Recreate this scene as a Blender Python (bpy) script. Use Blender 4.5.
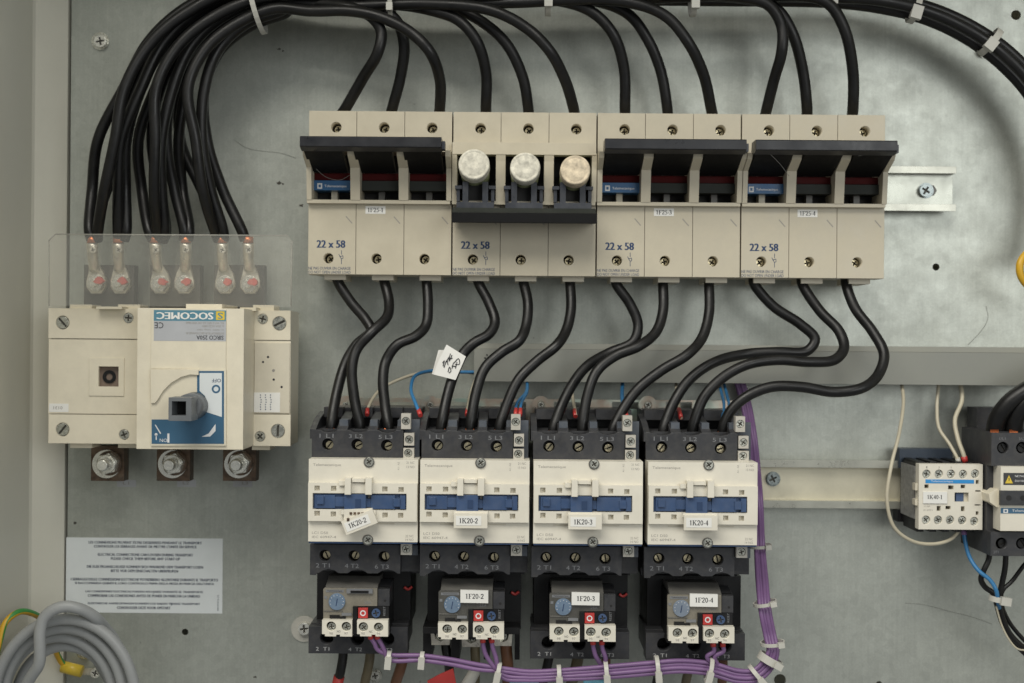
import bpy, bmesh, math, random
from mathutils import Vector, Matrix, geometry
random.seed(7)
PI = math.pi
scn = bpy.context.scene
for o in list(bpy.data.objects): bpy.data.objects.remove(o)
C = scn.collection

# ------------------------------------------------------------------ camera
H, F, CX, CY = 1000.0, 1270.0, 512.0, 341.5          # camera distance (mm), focal length (px)
ROLL = math.radians(0.45)
CA, SA = math.cos(ROLL), math.sin(ROLL)
cam = bpy.data.cameras.new('camera')
cam.sensor_width = 36; cam.lens = F / 1024 * 36
cam.clip_start = 0.02; cam.clip_end = 60
cam.dof.use_dof = True; cam.dof.focus_distance = 0.885; cam.dof.aperture_fstop = 7.0
camo = bpy.data.objects.new('camera', cam); C.objects.link(camo)
camo.matrix_world = Matrix.Translation((0, -H/1000, 0)) @ Matrix.Rotation(PI/2, 4, 'X') @ Matrix.Rotation(ROLL, 4, 'Z')
scn.camera = camo
scn.render.resolution_x, scn.render.resolution_y = 1024, 683

# ------------------------------------------------------------------ world + lamps
w = bpy.data.worlds.new('World'); scn.world = w; w.use_nodes = True
bg = w.node_tree.nodes['Background']
bg.inputs[1].default_value = 0.29
_tc = w.node_tree.nodes.new('ShaderNodeTexCoord'); _sx = w.node_tree.nodes.new('ShaderNodeSeparateXYZ')
_cr = w.node_tree.nodes.new('ShaderNodeValToRGB'); _e = _cr.color_ramp.elements      # dim floor, paler upper room
_e[0].position = .35; _e[0].color = (.84, .86, .86, 1); _e[1].position = .85; _e[1].color = (.96, 1.0, .98, 1)
_mr = w.node_tree.nodes.new('ShaderNodeMapRange'); _mr.inputs[1].default_value = -1; _mr.inputs[2].default_value = 1
w.node_tree.links.new(_tc.outputs['Generated'], _sx.inputs[0]); w.node_tree.links.new(_sx.outputs['Z'], _mr.inputs[0])
w.node_tree.links.new(_mr.outputs[0], _cr.inputs[0]); w.node_tree.links.new(_cr.outputs[0], bg.inputs[0])
def lamp(name, loc, target, size, sy, power, col):
    l = bpy.data.lights.new(name, 'AREA'); l.shape = 'RECTANGLE'; l.size = size; l.size_y = sy
    l.energy = power; l.color = col
    o = bpy.data.objects.new(name, l); C.objects.link(o); o.location = loc
    o.rotation_euler = (Vector(target) - Vector(loc)).to_track_quat('-Z', 'Y').to_euler()
    return o
lamp('window_light', (-0.55, -1.45, 1.55), (0.0, 0, -0.08), 1.8, 1.1, 44, (1.0, 0.965, 0.88))  # unseen area lamp, added for soft light from above left
lamp('side_light', (1.05, -2.1, 0.42), (0.1, 0, 0.0), 1.1, 0.9, 11, (0.97, 0.99, 0.97))
scn.view_settings.view_transform = 'Standard'; scn.view_settings.look = 'None'
scn.view_settings.exposure = 0.0; scn.view_settings.gamma = 1.0
scn.render.engine = 'CYCLES'

# ------------------------------------------------------------------ materials
def lin(c):
    return tuple(((x/255)/12.92 if x/255 <= .04045 else ((x/255+.055)/1.055)**2.4) for x in c)
def mat(name, rgb, rough=0.5, metal=0.0, var=0.10, scale=60, bump=0.0, bscale=900, dust=0.0, bevel=0.0003,
        rvar=0.12, alpha=None, trans=0.0, spec=0.5, coat=0.0):
    m = bpy.data.materials.new(name); m.use_nodes = True
    nt = m.node_tree; N = nt.nodes; L = nt.links; p = N['Principled BSDF']
    g = N.new('ShaderNodeNewGeometry')
    n = N.new('ShaderNodeTexNoise'); n.inputs['Scale'].default_value = scale; n.inputs['Detail'].default_value = 6
    n.inputs['Roughness'].default_value = 0.65
    L.new(g.outputs['Position'], n.inputs['Vector'])
    r = N.new('ShaderNodeMapRange'); r.inputs[1].default_value = 0.3; r.inputs[2].default_value = 0.7
    r.inputs[3].default_value = 1 - var; r.inputs[4].default_value = 1 + var*0.6
    L.new(n.outputs['Fac'], r.inputs[0])
    mx = N.new('ShaderNodeMix'); mx.data_type = 'RGBA'; mx.blend_type = 'MULTIPLY'; mx.inputs[0].default_value = 1
    mx.inputs[6].default_value = (*rgb, 1); L.new(r.outputs[0], mx.inputs[7])
    col = mx.outputs[2]
    if dust > 0:
        n2 = N.new('ShaderNodeTexNoise'); n2.inputs['Scale'].default_value = 140; n2.inputs['Detail'].default_value = 8
        n2.inputs['Roughness'].default_value = 0.75
        L.new(g.outputs['Position'], n2.inputs['Vector'])
        cr = N.new('ShaderNodeMapRange'); cr.inputs[1].default_value = 0.42; cr.inputs[2].default_value = 0.8
        cr.inputs[3].default_value = 0; cr.inputs[4].default_value = dust
        L.new(n2.outputs['Fac'], cr.inputs[0])
        m2 = N.new('ShaderNodeMix'); m2.data_type = 'RGBA'; L.new(cr.outputs[0], m2.inputs[0])
        L.new(col, m2.inputs[6]); m2.inputs[7].default_value = (0.33, 0.30, 0.24, 1); col = m2.outputs[2]
    L.new(col, p.inputs['Base Color'])
    rr = N.new('ShaderNodeMapRange'); rr.inputs[1].default_value = 0.3; rr.inputs[2].default_value = 0.7
    rr.inputs[3].default_value = max(0.02, rough - rvar); rr.inputs[4].default_value = min(1, rough + rvar)
    L.new(n.outputs['Fac'], rr.inputs[0]); L.new(rr.outputs[0], p.inputs['Roughness'])
    p.inputs['Metallic'].default_value = metal
    p.inputs['Specular IOR Level'].default_value = spec
    p.inputs['Coat Weight'].default_value = coat
    nrm = None
    if bevel > 0:
        b = N.new('ShaderNodeBevel'); b.samples = 4; b.inputs['Radius'].default_value = bevel; nrm = b.outputs[0]
    if bump > 0:
        n3 = N.new('ShaderNodeTexNoise'); n3.inputs['Scale'].default_value = bscale; n3.inputs['Detail'].default_value = 3
        L.new(g.outputs['Position'], n3.inputs['Vector'])
        bp = N.new('ShaderNodeBump'); bp.inputs['Strength'].default_value = bump; bp.inputs['Distance'].default_value = 0.0004
        L.new(n3.outputs['Fac'], bp.inputs['Height'])
        if nrm: L.new(nrm, bp.inputs['Normal'])
        nrm = bp.outputs[0]
    if nrm: L.new(nrm, p.inputs['Normal'])
    if alpha is not None: p.inputs['Alpha'].default_value = alpha
    if trans: p.inputs['Transmission Weight'].default_value = trans
    return m

M = {}
M['beige'] = mat('beige_plastic', (0.52, 0.470, 0.36), 0.42, var=.06, dust=.10, bump=.05)
M['cream'] = mat('cream_plastic', (0.74, 0.70, 0.60), 0.42, var=.05, dust=.08, bump=.05)
M['ivory'] = mat('ivory_plastic', (0.75, 0.69, 0.55), 0.40, var=.05, dust=.12, bump=.05)
M['ivory_dull'] = mat('ivory_plastic_dull', (0.64, 0.59, 0.475), 0.5, var=.05, dust=.12, bump=.05)
M['charcoal'] = mat('charcoal_plastic', (0.036, 0.037, 0.042), 0.42, var=.2, dust=.11, spec=.4, bump=.12)
M['slate'] = mat('slate_plastic', (0.075, 0.088, 0.11), 0.45, var=.2, dust=.16)
M['black'] = mat('black_plastic', (0.008, 0.008, 0.009), 0.42, var=.2, dust=.025, bump=.05, spec=.35)
M['lever'] = mat('lever_black', (0.013, 0.014, 0.018), 0.36, var=.2, dust=.02, spec=.4)
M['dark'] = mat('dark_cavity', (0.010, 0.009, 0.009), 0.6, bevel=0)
M['grey'] = mat('grey_plastic', (0.13, 0.125, 0.115), 0.45, var=.1, dust=.1)
M['flap'] = mat('flap_black', (0.003, 0.003, 0.0035), 0.6, spec=.2)
M['coilwhite'] = mat('coil_terminal_white', (0.50, 0.475, 0.42), 0.45, dust=.2)
M['steel'] = mat('blued_steel', (0.30, 0.34, 0.34), 0.3, metal=.6, var=.3, scale=300)
M['lip'] = mat('rail_lip_zinc', (0.43, 0.43, 0.375), 0.3, metal=.55, var=.12, scale=40)
M['shade_speck'] = mat('slot_shade_speck', (0.06, 0.056, 0.046), 0.7, bevel=0)  # painted shade on screw slot floors; also the plate's dark specks
M['olive'] = mat('dull_olive', (0.030, 0.033, 0.029), 0.6, spec=.2)
M['knob'] = mat('knob_grey', (0.15, 0.16, 0.17), 0.42, var=.1)
M['blue'] = mat('blue_slider', (0.042, 0.082, 0.18), 0.36, var=.15, dust=.10)
M['dial'] = mat('blue_dial', (0.145, 0.205, 0.29), 0.35, var=.15, scale=300)
M['logo'] = mat('logo_blue', (0.03, 0.115, 0.26), 0.4, var=.05, bevel=0)
M['panelblue'] = mat('panel_blue', (0.045, 0.125, 0.215), 0.4, var=.05, bevel=0)
M['socblue'] = mat('sticker_blue', (0.10, 0.25, 0.33), 0.4, var=.05, bevel=0)
M['ink'] = mat('navy_ink', (0.018, 0.045, 0.115), 0.6, var=.1, bevel=0)
M['blackink'] = mat('black_ink', (0.015, 0.015, 0.02), 0.6, bevel=0)
M['greyink'] = mat('grey_ink', (0.30, 0.28, 0.25), 0.6, bevel=0)
M['dimink'] = mat('dim_ink', (0.07, 0.085, 0.12), 0.6, bevel=0)
M['paleink'] = mat('pale_ink', (0.19, 0.195, 0.205), 0.6, bevel=0)
M['lowink'] = mat('light_grey_ink', (0.42, 0.42, 0.42), 0.6, bevel=0)
M['whiteink'] = mat('white_ink', (0.75, 0.75, 0.75), 0.6, bevel=0)
M['paper'] = mat('white_label', (0.80, 0.79, 0.75), 0.55, var=.04, bevel=0)
M['notice'] = mat('notice_paper', (0.70, 0.735, 0.74), 0.42, var=.06, scale=25, bevel=0)
M['silverlabel'] = mat('silver_label', (0.45, 0.46, 0.48), 0.4, var=.05, bevel=0)
M['window'] = mat('smoked_window', (0.22, 0.20, 0.16), 0.25, var=.12, scale=180, coat=.4)
M['windowdark'] = mat('dark_smoked_window', (0.085, 0.082, 0.072), 0.25, var=.12, scale=180, coat=.4)
M['red'] = mat('red_plastic', (0.50, 0.045, 0.04), 0.4)
M['darkred'] = mat('dark_red_strip', (0.06, 0.005, 0.005), 0.6, spec=.1, dust=0)
M['pinkred'] = mat('red_mark', (0.60, 0.13, 0.11), 0.6)
M['yellow'] = mat('yellow_plastic', (0.72, 0.52, 0.05), 0.4)
M['brass'] = mat('brass_screw', (0.72, 0.63, 0.42), 0.26, metal=.8, var=.35, scale=500, bump=.3)
M['zinc'] = mat('zinc_screw', (0.62, 0.62, 0.55), 0.25, metal=.9, var=.3, scale=400, bump=.2)
M['bright'] = mat('bright_steel', (0.86, 0.85, 0.78), 0.24, metal=.75, var=.2, scale=300, bump=.15)
M['cap'] = mat('fuse_cap_metal', (0.66, 0.63, 0.53), 0.65, metal=.05, var=.45, scale=190, bump=.8, bscale=420)
M['cap2'] = mat('fuse_cap_brassy', (0.66, 0.56, 0.41), 0.65, metal=.05, var=.45, scale=190, bump=.8, bscale=420)
M['ceramic'] = mat('fuse_tube', (0.22, 0.24, 0.13), 0.3)
M['copper'] = mat('tarnished_copper', (0.115, 0.075, 0.05), 0.5, metal=.5, var=.8, scale=130, dust=.3)
M['coppershine'] = mat('bare_copper', (0.65, 0.20, 0.08), 0.35, metal=.8, var=.3, scale=900)
M['rubber'] = mat('black_cable', (0.0065, 0.0065, 0.0068), 0.40, var=.35, dust=.018, spec=.4, bump=.10, bscale=500, bevel=0)
M['purple'] = mat('purple_wire', (0.205, 0.112, 0.25), 0.38, var=.12, bevel=0)
M['whitewire'] = mat('cream_wire', (0.52, 0.475, 0.36), 0.4, var=.08, bevel=0)
M['bluewire'] = mat('blue_wire', (0.04, 0.19, 0.40), 0.38, bevel=0)
M['greywire'] = mat('grey_cable', (0.335, 0.345, 0.345), 0.42, var=.08, bump=.06, bevel=0)
M['brownwire'] = mat('brown_cable', (0.155, 0.065, 0.03), 0.45, var=.2, bevel=0)
M['olivewire'] = mat('olive_cable', (0.14, 0.115, 0.065), 0.45, var=.2, bevel=0)
M['tie'] = mat('cable_tie', (0.52, 0.51, 0.46), 0.4, var=.05)
M['lug'] = mat('tinned_lug', (0.74, 0.70, 0.60), 0.36, metal=.75, var=.25, scale=200, bump=.2)
M['duct'] = mat('grey_duct', (0.245, 0.25, 0.222), 0.48, var=.10, scale=14, bump=.08, dust=.05)
M['ductlip'] = mat('grey_duct_lip', (0.29, 0.29, 0.25), 0.48, var=.10, scale=14, bump=.08, dust=.05)
M['paint'] = mat('cabinet_paint', (0.63, 0.615, 0.53), 0.38, var=.05, scale=10, bump=.15, bscale=350, dust=.02)
M['rail'] = mat('rail_zinc', (0.38, 0.39, 0.345), 0.34, metal=.7, var=.14, scale=30, bump=.05)
M['railyellow'] = mat('rail_yellow_zinc', (0.68, 0.64, 0.50), 0.38, metal=.3, var=.14, scale=30, bump=.05)
M['shade'] = mat('claw_blue_grey', (0.032, 0.037, 0.050), 0.38, var=.2, dust=.1)
M['hair'] = mat('hair_line', (0.17, 0.17, 0.15), 0.8, bevel=0)
M['web'] = mat('cobweb', (0.22, 0.22, 0.2), 0.8, bevel=0)

# iridescent zinc of the contactor back plates
def iris():
    m = bpy.data.materials.new('iridescent_zinc'); m.use_nodes = True; nt = m.node_tree; N = nt.nodes; L = nt.links
    p = N['Principled BSDF']; g = N.new('ShaderNodeNewGeometry')
    n = N.new('ShaderNodeTexNoise'); n.inputs['Scale'].default_value = 38; n.inputs['Detail'].default_value = 3
    L.new(g.outputs['Position'], n.inputs['Vector'])
    c = N.new('ShaderNodeValToRGB'); e = c.color_ramp.elements
    e[0].position = .3; e[0].color = (.42, .58, .50, 1); e[1].position = .72; e[1].color = (.68, .62, .44, 1)
    for pos, col in ((.42, (.66, .68, .58, 1)), (.52, (.62, .50, .40, 1)), (.62, (.55, .58, .52, 1))):
        x = e.new(pos); x.color = col
    L.new(n.outputs['Fac'], c.inputs[0]); L.new(c.outputs[0], p.inputs['Base Color'])
    p.inputs['Metallic'].default_value = .9; p.inputs['Roughness'].default_value = .32
    return m
M['iris'] = iris()

# galvanised sheet: brushed, blotchy, semi-gloss metal
def galv():
    m = bpy.data.materials.new('galvanised_sheet'); m.use_nodes = True; nt = m.node_tree; N = nt.nodes; L = nt.links
    p = N['Principled BSDF']; g = N.new('ShaderNodeNewGeometry')
    def noise(scale, detail=5, rough=.6, vec=None):
        n = N.new('ShaderNodeTexNoise'); n.inputs['Scale'].default_value = scale; n.inputs['Detail'].default_value = detail
        n.inputs['Roughness'].default_value = rough; L.new(vec or g.outputs['Position'], n.inputs['Vector']); return n.outputs['Fac']
    def rng(v, a, b, c, d):
        r = N.new('ShaderNodeMapRange'); r.inputs[1].default_value = a; r.inputs[2].default_value = b
        r.inputs[3].default_value = c; r.inputs[4].default_value = d; L.new(v, r.inputs[0]); return r.outputs[0]
    def mul(a, b):
        x = N.new('ShaderNodeMath'); x.operation = 'MULTIPLY'; L.new(a, x.inputs[0]); L.new(b, x.inputs[1]); return x.outputs[0]
    v = N.new('ShaderNodeTexVoronoi'); v.inputs['Scale'].default_value = 210; L.new(g.outputs['Position'], v.inputs['Vector'])
    sep = N.new('ShaderNodeSeparateColor'); L.new(v.outputs['Color'], sep.inputs[0])
    sp = rng(sep.outputs[0], 0, 1, .95, 1.04)
    big = rng(noise(7, 3), .3, .7, .88, 1.08); mid = rng(noise(55, 6, .7), .3, .7, .93, 1.05); fine = rng(noise(700, 3), .3, .7, .93, 1.06)
    mp = N.new('ShaderNodeMapping'); mp.inputs['Scale'].default_value = (500, 500, 14); L.new(g.outputs['Position'], mp.inputs[0])
    streak = rng(noise(1, 4, .6, mp.outputs[0]), .3, .7, .955, 1.04)
    f = mul(mul(mul(mul(sp, big), mid), fine), streak)
    specks = rng(noise(95, 2, .5), .76, .80, 1, .35)
    f = mul(f, specks)
    mx = N.new('ShaderNodeMix'); mx.data_type = 'RGBA'; mx.blend_type = 'MULTIPLY'; mx.inputs[0].default_value = 1
    mx.inputs[6].default_value = (.455, .475, .430, 1); L.new(f, mx.inputs[7]); L.new(mx.outputs[2], p.inputs['Base Color'])
    p.inputs['Metallic'].default_value = .55
    L.new(rng(noise(40, 5, .7), .3, .7, .34, .48), p.inputs['Roughness'])
    bp = N.new('ShaderNodeBump'); bp.inputs['Strength'].default_value = .12; bp.inputs['Distance'].default_value = .0005
    L.new(noise(260, 4), bp.inputs['Height']); L.new(bp.outputs[0], p.inputs['Normal'])
    return m
M['galv'] = galv()

def stripe_wire():
    m = bpy.data.materials.new('green_yellow_wire'); m.use_nodes = True; nt = m.node_tree; N = nt.nodes; L = nt.links
    p = N['Principled BSDF']; g = N.new('ShaderNodeNewGeometry'); s = N.new('ShaderNodeSeparateXYZ')
    L.new(g.outputs['Normal'], s.inputs[0])
    a = N.new('ShaderNodeMath'); a.operation = 'ADD'; L.new(s.outputs['X'], a.inputs[0]); L.new(s.outputs['Z'], a.inputs[1])
    c = N.new('ShaderNodeValToRGB'); c.color_ramp.interpolation = 'CONSTANT'
    e = c.color_ramp.elements; e[0].color = (.62, .36, .02, 1); e[1].position = .82; e[1].color = (.05, .26, .06, 1)
    t = N.new('ShaderNodeMath'); t.operation = 'ADD'; t.inputs[1].default_value = .5
    k_ = N.new('ShaderNodeMath'); k_.operation = 'MULTIPLY'; k_.inputs[1].default_value = .4; L.new(a.outputs[0], k_.inputs[0]); L.new(k_.outputs[0], t.inputs[0]); L.new(t.outputs[0], c.inputs[0]); L.new(c.outputs[0], p.inputs['Base Color'])
    p.inputs['Roughness'].default_value = .4
    return m
M['earth'] = stripe_wire()

def shield_mat():
    m = bpy.data.materials.new('clear_shield'); m.use_nodes = True; nt = m.node_tree; N = nt.nodes; L = nt.links
    p = N['Principled BSDF']; out = N['Material Output']
    p.inputs['Base Color'].default_value = (.62, .62, .58, 1); p.inputs['Roughness'].default_value = .08
    t = N.new('ShaderNodeBsdfTransparent'); t.inputs[0].default_value = (.97, .965, .95, 1)
    mx = N.new('ShaderNodeMixShader'); mx.inputs[0].default_value = .12
    L.new(t.outputs[0], mx.inputs[1]); L.new(p.outputs[0], mx.inputs[2]); L.new(mx.outputs[0], out.inputs[0])
    return m
M['shield'] = shield_mat()
def sleeve_mat():
    m = bpy.data.materials.new('clear_sleeve'); m.use_nodes = True; nt = m.node_tree; N = nt.nodes; L = nt.links
    p = N['Principled BSDF']; out = N['Material Output']
    p.inputs['Base Color'].default_value = (.80, .74, .62, 1); p.inputs['Roughness'].default_value = .08
    t = N.new('ShaderNodeBsdfTransparent'); mx = N.new('ShaderNodeMixShader'); mx.inputs[0].default_value = .045
    L.new(t.outputs[0], mx.inputs[1]); L.new(p.outputs[0], mx.inputs[2]); L.new(mx.outputs[0], out.inputs[0])
    return m
M['sleeve'] = sleeve_mat()
M['shieldrim'] = mat('shield_edge', (.50, .49, .44), .3, alpha=.5, bevel=0)

# ------------------------------------------------------------------ geometry helpers (millimetres; y = -h)
def W(u, v, h):
    s = (H - h) / F
    du, dv = u - CX, v - CY
    return Vector(((du*CA + dv*SA)*s, -h, -(-du*SA + dv*CA)*s))
def S(h): return (H - h) / F

class MB:
    def __init__(self): self.v = []; self.f = []; self.sm = []; self.dk = []
    def add(self, verts, faces, smooth=False):
        b = len(self.v); self.v += [Vector(x) for x in verts]
        for f in faces: self.f.append([i + b for i in f]); self.sm.append(smooth)
        return self
    def xbox(self, x0, x1, z0, z1, h0, h1):          # world mm, z0<z1
        v = [(x, -h, z) for h in (h0, h1) for z in (z0, z1) for x in (x0, x1)]
        return self.add(v, [(0,1,3,2), (4,6,7,5), (0,4,5,1), (2,3,7,6), (0,2,6,4), (1,5,7,3)])
    def box(self, u0, v0, u1, v1, h0, h1):           # front face seen at these pixels
        c = W((u0+u1)/2, (v0+v1)/2, h1); s = S(h1); a = abs(u1-u0)/2*s; b = abs(v1-v0)/2*s
        return self.xbox(c.x-a, c.x+a, c.z-b, c.z+b, h0, h1)
    def frustum(self, u0, v0, u1, v1, h0, h1, inset):  # box with sloped sides (mm inset at the front)
        c = W((u0+u1)/2, (v0+v1)/2, h1); s = S(h1); a = abs(u1-u0)/2*s; b = abs(v1-v0)/2*s
        v = [(c.x+sx*(a+i), -h, c.z+sz*(b+i)) for h, i in ((h0, inset), (h1, 0)) for sz in (-1, 1) for sx in (-1, 1)]
        return self.add(v, [(0,1,3,2), (4,6,7,5), (0,4,5,1), (2,3,7,6), (0,2,6,4), (1,5,7,3)])
    def cyl(self, u, v, r, h0, h1, n=24, r2=None, mm=False):
        c = W(u, v, h1); s = 1 if mm else S(h1); return self.ccyl(c.x, c.z, r*s, h0, h1, n, (r2 if r2 is not None else r)*s)
    def ccyl(self, x, z, r, h0, h1, n=24, r2=None, a0=0):
        if r2 is None: r2 = r
        vs = [(x+rr*math.cos(2*PI*i/n+a0), -h, z+rr*math.sin(2*PI*i/n+a0)) for h, rr in ((h0, r), (h1, r2)) for i in range(n)]
        b = len(self.v); self.add(vs, [])
        for i in range(n):
            j = (i+1) % n; self.f.append([b+i, b+j, b+n+j, b+n+i]); self.sm.append(n > 8)
        self.f.append([b+n+i for i in range(n)]); self.sm.append(False)
        self.f.append([b+i for i in reversed(range(n))]); self.sm.append(False)
        return self
    def plate(self, outer, holes, h0, h1):           # outlines as world (x,z) lists
        loops = [outer] + holes
        flat = [p for l in loops for p in l]
        tris = geometry.tessellate_polygon([[Vector((p[0], p[1], 0)) for p in l] for l in loops])
        n = len(flat); b = len(self.v)
        self.v += [Vector((p[0], -h1, p[1])) for p in flat] + [Vector((p[0], -h0, p[1])) for p in flat]
        for t in tris:
            self.f.append([b+i for i in t]); self.sm.append(False)
            self.f.append([b+n+i for i in reversed(t)]); self.sm.append(False)
        k = 0
        for l in loops:
            m = len(l)
            for i in range(m):
                j = (i+1) % m; self.f.append([b+k+i, b+k+j, b+n+k+j, b+n+k+i]); self.sm.append(m > 12)
            k += m
        return self
    def xprism(self, prof, x0, x1):                  # profile of (z,h) extruded along x
        n = len(prof); vs = [(x, -h, z) for x in (x0, x1) for z, h in prof]
        fs = [tuple(range(n)), tuple(reversed(range(n, 2*n)))] + [(i, (i+1) % n, n+(i+1) % n, n+i) for i in range(n)]
        return self.add(vs, fs)
    def tube(self, pts, r, n=12, seg=6, caps=True, r_end=None):
        P = spline(pts, seg)
        b = len(self.v); m = len(P)
        t = (P[1]-P[0]).normalized(); up = Vector((0, 1, 0)) if abs(t.y) < .9 else Vector((1, 0, 0))
        nn = t.cross(up).normalized()
        for i, p in enumerate(P):
            t = (P[min(i+1, m-1)] - P[max(i-1, 0)]).normalized()
            nn = (nn - t*nn.dot(t)).normalized(); bb = t.cross(nn)
            rr = r if r_end is None else r + (r_end-r)*i/(m-1)
            for k in range(n):
                a = 2*PI*k/n; self.v.append(p + nn*math.cos(a)*rr + bb*math.sin(a)*rr)
        for i in range(m-1):
            for k in range(n):
                j = (k+1) % n; self.f.append([b+i*n+k, b+i*n+j, b+(i+1)*n+j, b+(i+1)*n+k]); self.sm.append(True)
        if caps:
            self.f.append([b+k for k in reversed(range(n))]); self.sm.append(False)
            self.f.append([b+(m-1)*n+k for k in range(n)]); self.sm.append(False)
        return self
    def centre(self):
        xs = [v.x for v in self.v]; ys = [v.y for v in self.v]; zs = [v.z for v in self.v]
        return Vector(((min(xs)+max(xs))/2, max(ys), (min(zs)+max(zs))/2))
    def build(self, name, m, parent=None, label=None):
        org = Vector(ORG[parent]) if parent is not None else self.centre()
        me = bpy.data.meshes.new(name); me.from_pydata([(v-org)*0.001 for v in self.v], [], self.f)
        me.polygons.foreach_set('use_smooth', self.sm)
        me.materials.append(M[m] if isinstance(m, str) else m)
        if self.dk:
            me.materials.append(M['shade_speck'])  # slot floors coloured dark to stand in for recess shade
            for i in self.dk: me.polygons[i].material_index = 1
        me.update()
        bm = bmesh.new(); bm.from_mesh(me); bmesh.ops.recalc_face_normals(bm, faces=bm.faces); bm.to_mesh(me); bm.free()
        o = bpy.data.objects.new(name, me); C.objects.link(o)
        if parent is not None: o.parent = parent
        else: o.location = org*0.001
        ORG[o] = org
        if label: o['label'] = label
        return o
ORG = {}
def spline(pts, seg):
    pts = [Vector(p) for p in pts]
    if seg <= 1 or len(pts) < 3: return pts
    out = []
    ext = [pts[0]*2-pts[1]] + pts + [pts[-1]*2-pts[-2]]
    for i in range(1, len(ext)-2):
        p0, p1, p2, p3 = ext[i-1:i+3]
        # centripetal Catmull-Rom
        t0 = 0; t1 = t0+max(1e-4, (p1-p0).length**.5); t2 = t1+max(1e-4, (p2-p1).length**.5); t3 = t2+max(1e-4, (p3-p2).length**.5)
        for k in range(seg):
            t = t1 + (t2-t1)*k/seg
            A1 = p0*((t1-t)/(t1-t0)) + p1*((t-t0)/(t1-t0)); A2 = p1*((t2-t)/(t2-t1)) + p2*((t-t1)/(t2-t1)); A3 = p2*((t3-t)/(t3-t2)) + p3*((t-t2)/(t3-t2))
            B1 = A1*((t2-t)/(t2-t0)) + A2*((t-t0)/(t2-t0)); B2 = A2*((t3-t)/(t3-t1)) + A3*((t-t1)/(t3-t1))
            out.append(B1*((t2-t)/(t2-t1)) + B2*((t-t1)/(t2-t1)))
    out.append(pts[-1]); return out
def tag(o, label, cat, group=None):
    o['label'] = label; o['category'] = cat
    if group: o['group'] = group
    return o
def thing(name, label, cat, org, group=None):
    o = bpy.data.objects.new(name, None); C.objects.link(o); o.empty_display_size = .01
    o.location = Vector(org)*0.001; ORG[o] = Vector(org); return tag(o, label, cat, group)
def struct(o): o['kind'] = 'structure'; return o
def dup(root, off, label, group=None):
    r = root.copy(); C.objects.link(r); r.location = root.location + Vector(off)*0.001; r['label'] = label
    ORG[r] = ORG[root] + Vector(off)
    for ch in list(root.children):
        c = ch.copy(); C.objects.link(c); c.parent = r; ORG[c] = ORG[r]
        for g in list(ch.children):
            d = g.copy(); C.objects.link(d); d.parent = c; ORG[d] = ORG[r]
    if group: r['group'] = group
    return r
def circ(c, r, n=20): return [(c[0]+r*math.cos(2*PI*i/n), c[1]+r*math.sin(2*PI*i/n)) for i in range(n)]
def pc(u, v, r, h, n=20):                            # pixel circle -> (x,z) loop at height h
    p = W(u, v, h); return circ((p.x, p.z), r*S(h), n)
def pr(u0, v0, u1, v1, h):                           # pixel rectangle -> loop
    c = W((u0+u1)/2, (v0+v1)/2, h); a = abs(u1-u0)/2*S(h); b = abs(v1-v0)/2*S(h)
    return [(c.x-a, c.z-b), (c.x+a, c.z-b), (c.x+a, c.z+b), (c.x-a, c.z+b)]
def pp(pts, h):
    out = []
    for u, v in pts: p = W(u, v, h); out.append((p.x, p.z))
    return out
def cross(c, r, wd, ang):
    a = math.radians(ang); pts = [(wd,r),(-wd,r),(-wd,wd),(-r,wd),(-r,-wd),(-wd,-wd),(-wd,-r),(wd,-r),(wd,-wd),(r,-wd),(r,wd),(wd,wd)]
    return [(c[0]+x*math.cos(a)-y*math.sin(a), c[1]+x*math.sin(a)+y*math.cos(a)) for x, y in pts]
def slot(c, r, wd, ang):
    a = math.radians(ang); pts = [(-r,-wd),(r,-wd),(r,wd),(-r,wd)]
    return [(c[0]+x*math.cos(a)-y*math.sin(a), c[1]+x*math.sin(a)+y*math.cos(a)) for x, y in pts]
def screw(mb, u, v, r, h0, h1, kind='cross', ang=None, mm=False):
    if ang is None: ang = random.uniform(0, 180)
    p = W(u, v, h1); c = (p.x, p.z); R = r if mm else r*S(h1); d = min(1.2, R*.35, (h1-h0)*.6)
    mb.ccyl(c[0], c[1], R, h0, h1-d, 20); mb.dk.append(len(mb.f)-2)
    hole = cross(c, R*.68, R*.16, ang) if kind == 'cross' else slot(c, R*.9, R*.17, ang)
    mb.plate(circ(c, R, 20), [hole], h1-d, h1)
    return mb

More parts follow.
